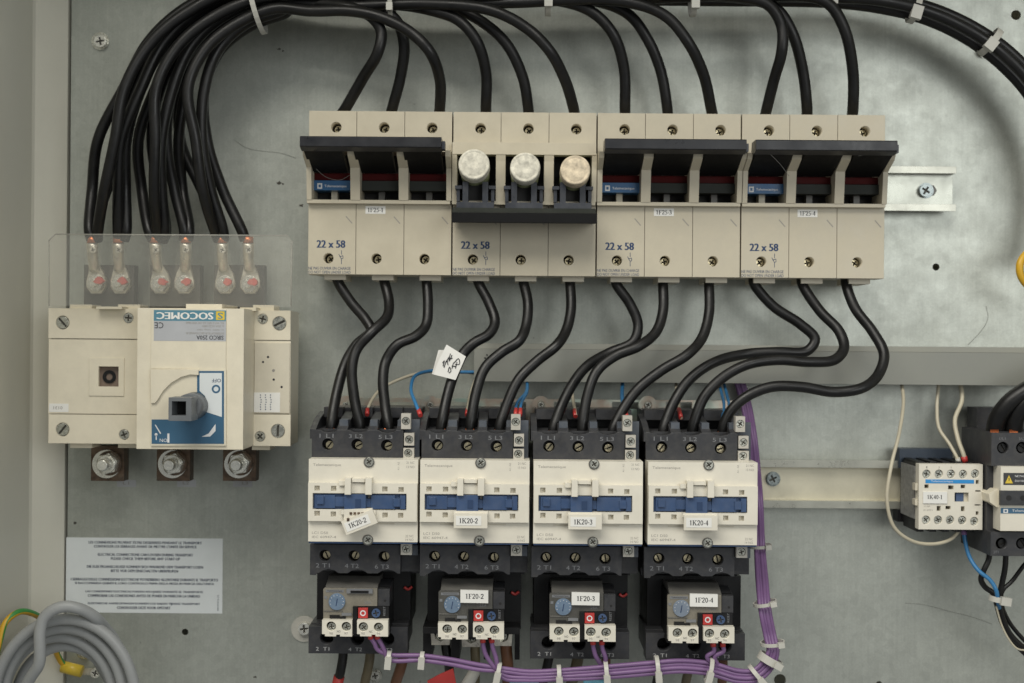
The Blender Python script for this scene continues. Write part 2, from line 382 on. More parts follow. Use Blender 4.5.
_font_cache = {}
def text(s, u, v, h, wpx, hpx, m, parent, rot=0, name='lettering', thick=0.06, bold=0.0):
    key = (s, 0)
    if key not in _font_cache:
        cu = bpy.data.curves.new('t', 'FONT'); cu.body = s; cu.size = 1; cu.align_x = 'CENTER'; cu.resolution_u = 2
        ob = bpy.data.objects.new('t', cu); C.objects.link(ob)
        me = bpy.data.meshes.new_from_object(ob.evaluated_get(bpy.context.evaluated_depsgraph_get()))
        vs = [x.co.copy() for x in me.vertices]; fs = [list(p.vertices) for p in me.polygons]
        bpy.data.objects.remove(ob); bpy.data.curves.remove(cu); bpy.data.meshes.remove(me)
        _font_cache[key] = (vs, fs)
    vs, fs = _font_cache[key]
    x0, x1 = min(a.x for a in vs), max(a.x for a in vs); y0, y1 = min(a.y for a in vs), max(a.y for a in vs)
    c = W(u, v, h); s_ = S(h); kx = wpx*s_/(x1-x0); ky = hpx*s_/(y1-y0); a = math.radians(rot)
    mb = MB(); out = []
    for n_, sh in enumerate((0,) if bold == 0 else (-1, 0, 1)):
        out = []
        for q in vs:
            x = (q.x-(x0+x1)/2)*kx + sh*bold*hpx*s_*1.2; y = (q.y-(y0+y1)/2)*ky
            out.append((c.x + x*math.cos(a)-y*math.sin(a), -(h+thick+.004*n_), c.z + x*math.sin(a)+y*math.cos(a)))
        mb.add(out, fs)
    return mb.build(name, m, parent)
GL = {'1': (.5, [([(.25, 1), (.25, 0)], .15), ([(.24, .93), (.08, .84)], .10), ([(.10, .03), (.40, .03)], .05)]),
 'K': (.88, [([(.18, 1), (.18, 0)], .15), ([(.02, .03), (.36, .03)], .07), ([(.02, .97), (.36, .97)], .07), ([(.24, .42), (.66, .97)], .07), ([(.36, .58), (.68, .03)], .15), ([(.5, .03), (.84, .03)], .07), ([(.48, .97), (.8, .97)], .07)]),
 'F': (.68, [([(.18, 1), (.18, 0)], .15), ([(.02, .03), (.38, .03)], .07), ([(.02, .97), (.62, .97)], .07), ([(.6, .98), (.62, .74)], .07), ([(.2, .52), (.45, .52)], .07), ([(.45, .62), (.45, .42)], .05)]),
 '2': (.54, [([(.06, .76), (.14, .94), (.28, .97), (.4, .9), (.42, .72), (.3, .42), (.06, .06)], .12), ([(.05, .06), (.48, .06)], .13)]),
 '0': (.54, [([(.25, .97), (.11, .82), (.07, .5), (.11, .18), (.25, .03), (.39, .18), (.43, .5), (.39, .82), (.25, .97)], .11)]),
 '3': (.52, [([(.07, .85), (.2, .97), (.36, .9), (.37, .72), (.2, .56), (.38, .42), (.4, .18), (.25, .04), (.05, .1)], .11)]),
 '4': (.54, [([(.36, 1), (.04, .32)], .07), ([(.04, .3), (.5, .3)], .1), ([(.35, 1), (.35, 0)], .14)]),
 '5': (.52, [([(.42, .94), (.14, .94)], .12), ([(.14, .97), (.1, .56)], .06), ([(.1, .58), (.3, .58), (.42, .38), (.37, .12), (.2, .04), (.05, .08)], .11)]),
 '-': (.34, [([(.05, .36), (.27, .36)], .12)])}
def stext(s, u, v, h, wpx, hpx, m, parent, rot=0, name='lettering'):
    q_ = []; x = 0; i = 0
    for ch in s:
        adv, st = GL[ch]
        for pl, wd in st:
            for a, b in zip(pl, pl[1:]):
                d = Vector((b[0]-a[0], b[1]-a[1])).normalized(); n_ = Vector((-d.y, d.x))*wd/2; e = d*(wd*.35 if len(pl) > 2 else 0)
                A = Vector(a)-e; B = Vector(b)+e; i += 1
                q_.append(([(A.x-n_.x+x, A.y-n_.y), (A.x+n_.x+x, A.y+n_.y), (B.x+n_.x+x, B.y+n_.y), (B.x-n_.x+x, B.y-n_.y)], i))
        x += adv
    c = W(u, v, h); s_ = S(h); kx = wpx*s_/x; ky = hpx*s_; a = math.radians(rot); mb = MB()
    for pts, i in q_:
        out = []
        for px, py in pts:
            X = (px-x/2)*kx; Y = (py-.5)*ky
            out.append((c.x+X*math.cos(a)-Y*math.sin(a), -(h+.03+i*.003), c.z+X*math.sin(a)+Y*math.cos(a)))
        mb.add(out, [(0, 1, 2, 3)])
    return mb.build(name, m, parent)

# ================================================================== SETTING
# galvanised mounting sheet with real drilled holes
X0 = W(69, 341, 0).x; X1 = 470; ZT, ZB = 330, -330
holes = [(185, 632, 3.4), (936, 267, 3.6), (1016, 15, 5), (780, 680, 6), (879, 684, 3), (188, 634, 0)][:5]
mb = MB(); mb.plate([(X0, ZB), (X1, ZB), (X1, ZT), (X0, ZT)], [pc(u, v, r, 0, 18) for u, v, r in holes], -2, 0)
plate_o = struct(mb.build('mounting_plate', 'galv'))
for u, v, r_ in ((279.5, 183, 2.0), (283, 184, 1.0), (301, 205.5, 1.8), (279, 49, 1.3), (283, 51, .9), (75, 523, 1.4), (255, 677, 1.5), (98, 149, 1.0)):
    bl_ = [(u+r_*(1+.5*math.sin(3*k+u))*math.cos(k*PI/4)*1.3, v+r_*(1+.5*math.cos(2*k+v))*math.sin(k*PI/4)*.8) for k in range(8)]
    MB().plate(pp(bl_, .1), [], .01, .06).build('blemish', 'shade_speck', plate_o)
mb = MB().xbox(-620, 640, -520, 420, -44, -40); o = struct(mb.build('wall_back', 'paint'))
# folded side of the cabinet
prof = [(-351, -40), (-351, 1), (-369.5, 20), (-370.6, 23), (-373, 330), (-379, 330), (-379, -40)]
mb = MB(); n = len(prof)
mb.add([(x, -h, z) for z in (-520, 420) for x, h in prof], [tuple(range(n)), tuple(range(2*n-1, n-1, -1))] + [(i, (i+1) % n, n+(i+1) % n, n+i) for i in range(n)])
struct(mb.build('wall_side', 'paint'))
mb = MB().xbox(-379, 640, 372, 376, -40, 210); struct(mb.build('ceiling', 'paint'))
mb = MB().xbox(560, 564, -520, 372, -40, 220); struct(mb.build('wall_far_side', 'paint'))

# cable duct
t = thing('cable_duct', 'long grey horizontal trunking box across the plate behind the black cables', 'cable duct', W(760, 368, 0))
z0 = W(760, 383.5, 34).z; z1 = W(760, 351.0, 34).z; xa = W(474, 368, 34).x
MB().xbox(xa, 470, z0, z1, 0.2, 34).build('channel', 'duct', t)
MB().xbox(xa-.5, 470, z1+.1, z1+4.3, 0.2, 33.2).build('lid_lip', 'ductlip', t)
mb = MB()
for u, v in ((485, 358), (487, 355)): mb.cyl(u, v, .9, 34, 34.3, 10)
mb.build('pinhole', 'dark', t)

# DIN rails
def rail(name, label, u0, u1, vc, half, m, screws):
    t = thing(name, label, 'mounting rail', W((u0+u1)/2, vc, 0))
    xa, xb = W(u0, vc, 7).x, W(u1, vc, 7).x; zc = W((u0+u1)/2, vc, 7).z; a = half; b = half*.70
    pf = [(zc+a, 14.5), (zc+a, 16), (zc+b, 16), (zc+b, 8.6), (zc-b, 8.6), (zc-b, 16), (zc-a, 16), (zc-a, 14.5), (zc-b-1.4, 14.5), (zc-b-1.4, 7.2), (zc+b+1.4, 7.2), (zc+b+1.4, 14.5)]
    MB().xprism(pf, xa, xb).build('channel', m, t)
    for zz_ in (zc+(a+b)/2, zc-(a+b)/2):
        MB().xbox(xa, xb-.05, zz_-(a-b)/2-.1, zz_+(a-b)/2+.1, 16.02, 16.6).build('lip', 'lip', t)
    for (u, v, r) in screws:
        MB().cyl(u, v, r+1.6, 8.7, 9.2).build('washer', 'steel', t)
        screw(MB(), u, v, r, 9.2, 13, 'cross').build('screw', 'steel', t)
    return t
r1 = rail('mounting_rail', 'short bright zinc rail end sticking out right of the fuse row', 860, 952, 190, 17.2, 'rail', [(926, 190.5, 6.2)])
MB().plate(pp([(928, 184.5), (934, 185.5), (937, 190.5), (934, 195.5), (928, 196.5)], 8.8), [], 8.62, 8.8).build('slot', 'grey', r1)
r2 = rail('mounting_rail', 'yellowish lower rail running from the last big contactor to the small one', 330, 905, 481.3, 18.5, 'railyellow', [(773, 479, 5.8)])

# plate of the contactor row seen above the terminal blocks
t = thing('backing_strip', 'iridescent zinc backing strip with round holes behind the contactor tops', 'metal strip', W(530, 410, 0))
z1 = W(530, 399, 20).z; z0 = z1-34
slots = []
for k in range(4):
    for a, b in ((12, 38), (70, 96)):
        if k == 3 and a == 70: continue
        uu = 318+k*112; slots.append(pr(uu+a, 402, uu+b, 409, 20))
MB().plate([(W(330, 400, 20).x, z0), (W(733, 400, 20).x, z0), (W(733, 400, 20).x, z1), (W(330, 400, 20).x, z1)], slots, 17, 20).build('strip', 'iris', t)
MB().xbox(W(334, 400, 20).x, W(728, 400, 20).x, z0, z1-9, .3, 16.6).build('bracket', 'railyellow', t)
for u in (346, 430, 541, 648):
    c = W(u, 405, 24)
    MB().plate(circ((c.x, c.z), 7.0, 20), [circ((c.x, c.z), 3.2, 16)], 20.2, 22).build('ring', 'iris', t)
    screw(MB(), u, 405, 3.0, 20.2, 22.6).build('screw', 'zinc', t)

# screws on the plate
def plate_screw(u, v, r, label, washer=None, cat='screw'):
    t = thing('panel_screw', label, cat, W(u, v, 0), 'screws on the galvanised plate')
    if washer: MB().plate(pc(u, v, washer, 1.2), [pc(u, v, r*.9, 1.2)], .1, 1.3).build('washer', 'zinc' if washer < 11 else 'tie', t)
    screw(MB(), u, v, r, .1, 5.5).build('head', 'bright', t)
plate_screw(100, 41, 6, 'zinc screw at the upper left of the plate beside the cable arch', 9)
plate_screw(84, 651, 5.5, 'zinc screw on the plate inside the grey cable coil', 8)
plate_screw(304, 629, 6, 'zinc screw on a white washer left of the first overload relay', 13)
plate_screw(985, 50, 5.5, 'zinc screw behind the white tie of the cable arc at upper right', 8)
plate_screw(375, 676, 4.5, 'zinc screw on the plate between the outgoing cables of the first relay', 7)

# hair-like scratches and threads on the sheet
for lab, pts in (('thin dark thread on the plate between cable arch and first fuse carrier', [(234, 140), (247, 148), (262, 151), (280, 153), (296, 158)]),
                 ('thin dark scratch on the plate below the small contactor', [(905, 603), (925, 605), (948, 611), (972, 617), (992, 624)]),
                 ('short dark thread on the plate right of the fuse row below the rail', [(968, 345), (982, 330), (988, 318), (986, 306)])):
    o = MB().tube([W(u, v, .4) for u, v in pts], .10, 5).build('thread', 'hair'); tag(o, lab, 'thread')

# printed notice
t = thing('notice_sheet', 'white printed notice in six languages stuck on the plate above the grey coil', 'notice', W(144, 575, 0))
MB().box(66, 538, 222.5, 613, .05, .35).build('sheet', 'notice', t)
LN = [("LES CONNEXIONS PEUVENT S'ETRE DESSERREES PENDANT LE TRANSPORT", 88.8, 201.8, 542.6), ("CONTROLER LES SERRAGES AVANT DE METTRE L'UNITE EN SERVICE", 94, 196.6, 546.6),
 ("ELECTRICAL CONNECTIONS CAN LOOSEN DURING TRANSPORT", 98, 193, 554.8), ("PLEASE CHECK THEM BEFORE ANY START-UP", 111, 180, 558.8),
 ("DIE ELEKTROANSCHLUSSE KONNEN SICH WAHREND DEM TRANSPORT LOSEN", 87, 203, 566.9), ("BITTE VOR DEM EINSCHALTEN UBERPRUFEN", 111, 178, 571),
 ("I SERRAGGI DELLE CONNESSIONI ELETTRICHE POTREBBERO ALLENTARSI DURANTE IL TRASPORTO", 71, 218, 579.6), ("SI RACCOMANDA QUINDI IL LORO CONTROLLO PRIMA DELLA MESSA IN MARCIA DELL'UNITA", 75, 214, 583.6),
 ("LAS CONEXIONES ELECTRICAS PUEDEN AFLOJARSE DURANTE EL TRANSPORTE", 85.6, 203, 592), ("COMPROBAR LAS CONEXIONES ANTES DE PONER EN MARCHA LA UNIDAD", 88, 200, 595.9),
 ("ELEKTRISCHE AANSLUITINGEN KUNNEN LOS RAKEN TIJDENS TRANSPORT", 88, 200, 603.9), ("CONTROLEER DEZE VOOR OPSTART", 117, 170.5, 607.8)]
for s_, a, b, v in LN: text(s_, (a+b)/2, v, .4, b-a, 2.7, 'dimink', t, bold=.05)
text('48903476-02', 218, 603, .4, 16, 1.6, 'dimink', t, rot=90)
for u, s_ in ((127, 'L1'), (187, 'L2'), (243, 'L3')):
    t = thing('terminal_marker', 'faded marker label %s under the %s bottom bolt of the switch' % (s_, {'L1': 'left', 'L2': 'middle', 'L3': 'right'}[s_]), 'label', W(u, 483, 0), 'terminal markers under the load switch')
    MB().box(u-10, 480, u+9, 487, .05, .3).build('strip', 'silverlabel', t)
    text(s_, u+(-1 if u < 240 else 2), 483, .35, 6, 3, 'greyink', t)

# ================================================================== FUSE CARRIERS
FH = 62.0
def carrier_body(t, open_=False):
    q = lambda v, h: W(380, v, h).z
    xl = W(308.3, 190, FH).x; WD = 106.3; P3 = WD/3
    zt, zb = q(111.3, FH), q(274.6, FH)
    zc1, zc0 = q(150, FH), q(203.5, FH)
    mb = MB(); mb.xbox(xl+.4, xl+WD-.6, zb+1, zt-1, 9, 40)
    sc = []
    for k in range(3):
        a, b = xl+k*P3+.18, xl+(k+1)*P3-.18
        if k == 0: a += .1
        if k == 2: b -= .3
        xc = xl+k*P3+P3*.57; xs = xl+k*P3+P3*.43
        zu, zd = q(127.5, FH), q(258.6, FH)
        mb.plate([(a, zc1), (b, zc1), (b, zt), (a, zt)], [circ((xc-.0, zu), 4.0)], 40, FH)
        mb.plate([(a, zb), (b, zb), (b, zc0), (a, zc0)], [circ((xs, zd), 3.9)], 40, FH)
        mb.plate([(a, zc0), (b, zc0), (b, zc1), (a, zc1)], [[(a+3.4, zc0+2.4), (b-3.4, zc0+2.4), (b-3.4, zc1-1), (a+3.4, zc1-1)]], 40, FH)
        sc += [(xc, zu), (xs, zd)]
    # ledge under the cavities and lower shoulder
    mb.xbox(xl-.2, xl+WD-1.2, zc0-.6, zc0+2.0, FH-2, FH+5)
    # cheeks
    zz = lambda v, h=FH+20: q(v, h)
    for k in range(4):
        w_ = 3.6 if k in (0, 3) else 7.0
        xm = xl + k*P3; a = xm-.2 if k == 0 else (xm-w_-.4 if k == 3 else xm-w_/2)
        if open_:
            pf = [(q(152, FH+4), FH-1), (q(152, FH+8), FH+9), (q(160, FH+8), FH+7.5), (zc0+1.8, FH+5), (zc0+1.8, FH-1)]
        else:
            pf = [(q(150, FH+8), FH-1), (q(150, FH+26), FH+27), (q(156, FH+24), FH+24), (q(168, FH+8), FH+8.5), (zc0+1.8, FH+5.5), (zc0+1.8, FH-1)]
        mb.xprism(pf, a, a+w_)
    if open_:
        mb.xbox(xl, xl+WD-1, q(153.5, FH+9), q(141.5, FH+9), FH-1, FH+9)
    mb.build('body', 'beige', t)
    # tabs under
    for k in range(3):
        xs = xl+k*P3+P3*.54
        zt_ = W(380, 274.4, 52).z
        mb = MB().xbox(xs-8, xs+8, zt_-4.4, zt_+5, 20, 54).build('cable_guide', 'ivory_dull', t)
    for i, (x, z) in enumerate(sc):
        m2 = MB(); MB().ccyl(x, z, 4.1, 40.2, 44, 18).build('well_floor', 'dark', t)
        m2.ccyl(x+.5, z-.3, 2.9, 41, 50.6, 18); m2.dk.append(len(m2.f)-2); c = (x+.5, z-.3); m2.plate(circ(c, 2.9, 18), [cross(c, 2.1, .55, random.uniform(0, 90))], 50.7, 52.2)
        m2.build('terminal_screw', 'brass', t)
    # joint ticks
    for k in range(3):
        mb = MB(); x = xl+(k+1)*P3-7.5; z = q(216.5, FH)
        a = Vector((x, -FH-.05, z)); b = Vector((x+4.6, -FH-.05, z-5.2)); d = Vector((.28, 0, .25))
        mb.add([a-d, a+d, b+d, b-d], [(0, 1, 2, 3)])
        mb.build('moulded_tick', 'greyink', t)
    text('22 x 58', 331, 244, FH, 28, 7.6, 'ink', t, bold=.05)
    text('NE PAS OUVRIR EN CHARGE', 329.5, 268.3, FH, 42, 2.9, 'ink', t, name='warning_lettering', bold=.01)
    text('DO NOT OPEN UNDER LOAD', 329.5, 272.2, FH, 42, 2.9, 'ink', t, name='warning_lettering', bold=.01)
    mb = MB(); p = W(341.5, 257, FH)
    for a, b in (((0, 5), (0, 1.8)), ((0, -5.2), (0, -1.6)), ((0, -1.6), (-2, 2)), ((-1.4, .2), (1, 1)), ((1, 1), (1.2, -1)), ((1.2, -1), (-.2, -1.4))):
        A = Vector((p.x+a[0], -FH-.06, p.z+a[1])); B = Vector((p.x+b[0], -FH-.06, p.z+b[1])); n_ = (B-A).normalized().cross(Vector((0, 1, 0)))*.22
        mb.add([A-n_, A+n_, B+n_, B-n_], [(0, 1, 2, 3)])
    mb.build('fuse_symbol', 'ink', t)
    return xl, WD, P3, zc0, zc1, q

def closed_carrier():
    t = thing('fuse_carrier', '', 'fuse carrier', W(380, 274.6, 0), 'fuse carriers in the upper row')
    xl, WD, P3, zc0, zc1, q = carrier_body(t)
    # lever bar, its sloped flap and side arms
    LH = 103
    a, b = xl+2.8, xl+2.8+100.0
    lv = MB().xprism([(q(136.4, LH), LH-16), (q(136.4, LH), LH-1), (q(137.4, LH), LH), (q(146.4, LH), LH), (q(147.3, LH), LH-1), (q(151.0, LH-5), LH-8), (q(151, 84), LH-18)], a, b).build('lever', 'lever', t)
    m2 = MB()
    for k in range(3):
        x0 = xl+k*P3+4.2; x1 = xl+(k+1)*P3-4.2
        m2.xprism([(q(150.5, 96), 95), (q(148, 90), 84), (q(166, 72), 58), (q(171, 72), 60)], x0, x1)
    m2.build('lever_flap', 'flap', lv)
    MB().xbox(b+.1, b+2.4, q(150, 92), q(142, 92), LH-14, LH-5).build('hinge_pin', 'shade', lv)
    for k in range(3):
        x0 = xl+k*P3+3.7; x1 = xl+(k+1)*P3-3.7; xc = (x0+x1)/2
        MB().xbox(x0, x1, q(180.6, 57), q(173.5, 57), 42, 57).build('red_indicator', 'darkred', t)
        MB().xbox(xc-3.5, xc+4.5, q(173, 58), q(170.8, 58), 42, 58).build('catch', 'grey', t)
        m3 = MB().xbox(x0, x1, q(190.6, 59), q(180.9, 59), 42, 59)
        if k: m3.build('cross_bar', 'olive', t)
        else:
            br = m3.build('brand_plate', 'logo', t)
            pw = W(320.5, 186, 59)
            text('Telemecanique', 335.5, 186.4, 59, 22, 3.2, 'whiteink', t, name='brand_lettering', bold=.015)
            MB().plate(pr(317.3, 183.2, 322.2, 188.8, 59), [pr(318.6, 184.6, 320.9, 187.4, 59)], 59.02, 59.1).build('brand_mark', 'whiteink', t)
        MB().xbox(xc-2.4, xc+2.2, zc0+2.5, q(191, 50), 40.2, 50).build('post', 'ivory_dull' if k == 0 else 'grey', t)
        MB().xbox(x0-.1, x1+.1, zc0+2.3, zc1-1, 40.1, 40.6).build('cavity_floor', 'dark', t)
    return t
def sticker(parent, s_, off, u=375.5, v=210, wd=20, hg=7.6, h=FH, m='paper', rot=0):
    """white sticker placed at k=0 pixel position and shifted by off (mm)"""
    c = W(u, v, h)+Vector(off); sc_ = S(h); a = math.radians(rot)
    pts = []
    for x, z in ((-wd/2, -hg/2), (wd/2, -hg/2), (wd/2, hg/2), (-wd/2, hg/2)):
        x *= sc_; z *= sc_; pts.append((c.x+x*math.cos(a)-z*math.sin(a), c.z+x*math.sin(a)+z*math.cos(a)))
    st = MB().plate(pts, [], h+.02, h+.25).build('label_sticker', m, parent)
    # text offset
    key = s_; dx = Vector(off)
    tx = stext(s_, u, v, h+.26, wd*.80, hg*.55, 'blackink', st, name='lettering', rot=rot)
    for vv in tx.data.vertices: vv.co += dx*0.001
    return st
pf = closed_carrier()
pf['label'] = 'beige fuse carrier labelled 1F25-1, closed black lever, leftmost of the row'
offs = [Vector((k*106.6, 0, 0)) for k in range(4)]
c2_ = dup(pf, offs[2], 'closed beige fuse carrier labelled 1F25-3, between the open one and the last one')
c3_ = dup(pf, offs[3], 'closed beige fuse carrier labelled 1F25-4, rightmost beside the zinc rail end')
sticker(pf, '1F25-1', offs[0])
for ch in pf.children:
    if ch.name == 'lever': ch.location.x -= .0025

sticker(c2_, '1F25-3', offs[2], u=375.2); sticker(c3_, '1F25-4', offs[3], u=374.5)
# cobweb threads over the last lever
for lab, pts in (('pale cobweb strand across the left end of the last fuse lever', [(760, 144), (768, 152), (780, 164), (789, 176)]),
                 ('pale cobweb strand across the right end of the last fuse lever', [(858, 156), (869, 154), (880, 149), (892, 143)]),
                 ('pale cobweb strand inside the first fuse carrier', [(315, 168), (326, 177), (340, 180), (350, 175)])):
    o = MB().tube([W(u, v, 100 - (v-144)*.5 if u > 600 else 66) for u, v in pts], .17, 5).build('cobweb', 'web'); tag(o, lab, 'cobweb')

# the open carrier
t = thing('fuse_carrier', 'open beige fuse carrier with three metal fuse ends showing and black lever down', 'fuse carrier', W(380, 274.6, 0), 'fuse carriers in the upper row')
xl, WD, P3, zc0, zc1, q = carrier_body(t, True)
LH = 84
for k in range(3):
    x0 = xl+k*P3+3.7; x1 = xl+(k+1)*P3-3.7
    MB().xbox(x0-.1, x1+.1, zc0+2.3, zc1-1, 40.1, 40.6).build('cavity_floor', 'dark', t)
    xc = (x0+x1)/2-.5
    m2 = MB()
    for sx in (-1, 1):
        m2.xbox(xc+sx*7.2-2.1, xc+sx*7.2+2.1, q(203, 76), q(181, 76), 60, 77)
        m2.xbox(xc+sx*12.2-2.6, xc+sx*12.2+2.6, q(188.4, 74), q(185.0, 74), 55, 75)
        m2.xbox(xc+sx*12.6-1.2, xc+sx*12.6+1.2, q(201, 72), q(185, 72), 55, 73)
    m2.xbox(xc-13.6, xc+13.6, q(208.5, 79), q(201.4, 79), 56, 79)
    m2.build('fuse_claw', 'shade', t)
    m3 = MB().xbox(xc-5, xc+5, q(202, 70), q(183, 70), 50, 66).build('claw_gap', 'dark', t)
    # cartridge: tilted cylinder, cap facing the viewer and slightly up
    cz = q((163.4, 165.9, 168.2)[k], 88); R = (11.3, 10.9, 10.9)[k]
    ax = Vector((0, -1, .10)).normalized(); e1 = Vector((1, 0, 0)); e2 = ax.cross(e1).normalized()*-1
    cc = Vector((xc+((-.8, .6, 1.2)[k]), -88, cz))
    def ring(cn, rr, n=32): return [cn+e1*math.cos(2*PI*i/n)*rr+e2*math.sin(2*PI*i/n)*rr for i in range(n)]
    def lathe(prs, n=32):
        m_ = MB(); vs = []; fs = []
        for d, rr in prs: vs += ring(cc+ax*d, rr, n)
        for j in range(len(prs)-1):
            for i in range(n): fs.append((j*n+i, j*n+(i+1) % n, (j+1)*n+(i+1) % n, (j+1)*n+i))
        fs.append(tuple(range((len(prs)-1)*n, len(prs)*n))); m_.add(vs, fs, True); return m_
    fu = thing('fuse_cartridge', ['large fuse cartridge with dented silvery end cap, left in the open carrier', 'fuse cartridge with smooth pale end cap, middle of the open carrier', 'fuse cartridge with brownish stained end cap, right in the open carrier'][k], 'fuse', cc + Vector((k and 0, 0, 0)), 'fuses in the open carrier')
    ORG[fu] = Vector(cc)
    cap = lathe([(-12, R), (-1.2, R), (-.35, R-.35), (0, R-1.2), (-.5, R-2.0), (-.5, R-2.6), (-.15, R-3.2), (-.4, 2.6), (-.9, 1.2), (-.9, .2)]).build('end_cap', 'cap' if k < 2 else 'cap2', fu)
    lathe([(-46, R-.6), (-12.1, R-.6)]).build('tube', 'ceramic', fu)
    fu.location = (Vector(cc)+offs[1])*0.001
MB().xprism([(q(208, 80), 64), (q(207, 82), 82), (q(212, 90), 90), (q(213.2, 84), 64)], xl+1, xl+WD-2).build('lever_flap', 'olive', t)
MB().xprism([(q(212.0, LH), 66), (q(211.4, 92), 90), (q(212.2, 94), 94), (q(221.5, 94), 94), (q(222, 92), 91), (q(221, 70), 66)], xl+1.2, xl+WD-1.5).build('lever', 'flap', t)
t.location = (ORG[t]+offs[1])*0.001

# ================================================================== CONTACTORS
def contactor():
    t = thing('power_contactor', '', 'contactor', W(475, 575, 10), 'contactors in the main row')
    HF = 122; HD = 108
    # base: rear body
    c = W(420, 500, HF); xl = c.x; q = lambda v, h: W(475, v, h).z
    x = lambda u, h=HF: W(u, 500, h).x
    WDT = 76.3
    mb = MB(); mb.xbox(xl+1.0, xl+WDT-1.2, q(572, 96), q(430, 96), 16, 96)
    mb.xbox(xl+2, xl+WDT-3, q(572, 50), q(408, 50), 16, 58)
    mb.build('base', 'charcoal', t)
    # upper terminal block, front with screw wells
    xb = x(512.5, HD); xa = xl-.2
    wells = [pc(u, v, 5.9, HD) for u, v in ((437.3, 445.2), (466.6, 445.6), (496.3, 446.4))]
    mb = MB(); zt, zb = q(431.2, HD), q(458.2, HD)
    outer = [(xa, zb), (xb, zb), (xb, zt)]
    # scalloped top edge dipping at every cable mouth
    for u in (496.5, 467.5, 438):
        cx_ = x(u, HD)
        outer += [(cx_+6.4, zt), (cx_+4.2, zt-1.3), (cx_, zt-1.9), (cx_-4.2, zt-1.3), (cx_-6.4, zt)]
    outer += [(xa, zt)]
    mb.plate(outer, wells, 98, HD)
    # sloping lower chin
    mb.xprism([(zb+.2, 97), (zb+.2, HD-.3), (zb-2.2, HD-5), (zb-2.2, 97)], xa+1, xb-.5)
    # ribs between the cable mouths
    for u0, u1 in ((420.6, 426.5), (447.0, 457.5), (477.5, 487.0), (505.5, 512.3)):
        a, b = x(u0, 92), x(u1, 92)
        mb.xprism([(q(430.5, HD), HD-.6), (q(421, 92), 90), (q(417, 80), 78), (q(412, 60), 60), (q(440, 60), 60), (q(440, HD), HD-.6)], a, b)
    mb.build('terminal_block', 'charcoal', t)
    mb = MB()
    for u0, u1 in ((448.0, 456.5), (478.5, 486.0), (506.0, 512.0)):
        a, b = x(u0, 98), x(u1, 98)
        mb.xbox(a, b, q(429, 98), q(420.5, 98), 88, 101)
    mb.build('terminal_rib', 'slate', t)
    for u in (427, 457, 487):
        mb = MB().xbox(x(u+1, 75), x(u+20, 75), q(418, 66), q(408, 66), 58.2, 70)
        mb.build('mouth_wall', 'charcoal', t)
    for i, (u, v) in enumerate(((437.3, 445.2), (466.6, 445.6), (496.3, 446.4))):
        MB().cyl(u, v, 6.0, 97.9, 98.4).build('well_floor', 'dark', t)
        screw(MB(), u+1.3, v+.4, 3.9, 98.4, 101.5, 'slot').build('terminal_screw', 'brass', t)
        text(('1 L1', '3 L2', '5 L3')[i], u-1, v-8.6, HD, 14, 4.0, 'paleink', t, name='terminal_lettering')
    # coil side strip
    MB().xbox(xb+.2, xl+WDT-1.4, q(458.5, 100), q(420, 100), 96.1, 100).build('coil_side', 'slate', t)
    for (u0, v0, u1, v1, su, sv, h) in ((511, 414.5, 520.5, 430, 515.7, 422, 109), (514.0, 434, 524, 446.5, 519, 440.5, 109), (513.3, 449, 524, 460.6, 518.2, 454, 110), (511, 544.5, 522, 555.8, 516.3, 550, 112)):
        m2 = MB().plate(pr(u0, v0, u1, v1, h), [pc(su, sv, 4.2, h)], h-8, h)
        tt = m2.build('coil_terminal', 'coilwhite', t)
        MB().plate(pr(u0+.3, v0+.3, u1-.3, v1-.3, h), [], h-9, h-4).build('terminal_core', 'dark', tt)
        screw(MB(), su, sv, 3.7, h-4, h-1.2).build('terminal_screw', 'zinc', tt)
    # cream cover
    zt, zb = q(460.3, HF), q(542.8, HF)
    s_ = S(HF)
    mb = MB()
    cr = xl+WDT-.7
    P0 = [(xl, zb), (cr, zb), (cr, zt), (xl, zt)]
    sq = [(429, 489), (445.6, 489.3), (496.8, 490), (513, 490.6), (429, 514.2), (445.2, 515), (497, 516), (512.6, 516.3)]
    mb.plate(P0, [pc(480.6, 462.5+2.4, 0.01, HF, 3)][:0], 100, HF)
    # raised platform with square holes and slider window
    hp = HF+3.2
    pl = [(xl+.2, q(522.4, hp)), (x(529, hp), q(522.4, hp)), (x(529, hp), q(484, hp)), (xl+.2, q(484, hp))]
    holes_ = [pr(u-2.6, v-2.5, u+2.6, v+2.5, hp) for u, v in sq] + [pr(424.6, 494.3, 518.4, 510.4, hp)]
    mb.plate(pl, holes_, HF+.1, hp)
    # central bracket posts and bridge
    for a, b in ((457.2, 463.3), (477.8, 484.2)):
        mb.box(a, 479.2, b, 495.6, HF, HF+8)
    mb.box(464, 479.6, 477, 483.2, HF, HF+5)
    mb.box(453.5, 511.0, 488.0, 515.5, HF, HF+6)
    mb.box(451, 482, 457, 486.5, HF, HF+5)
    mb.build('front_cover', 'cream', t)
    # slider
    sl = MB().box(425.2, 494.9, 517.8, 509.9, HF+.3, HF+1.0)
    sl.box(427, 496, 447, 509.0, HF+1, HF+3.4); sl.box(429, 497.6, 435.8, 505, HF+3.4, HF+4.8)
    sl.box(447, 498, 458, 507.4, HF+1, HF+3.0)
    sl.box(456.5, 495.4, 478, 511.3, HF+1, HF+5.6); sl.box(478, 499.5, 484, 508, HF+1, HF+3)
    sl.box(483, 496.4, 507, 509.9, HF+1, HF+4.0); sl.box(505.5, 499.5, 512, 507.6, HF+1, HF+5); sl.box(512, 496.6, 517.4, 510, HF+1, HF+4)
    so = sl.build('slider', 'blue', t)
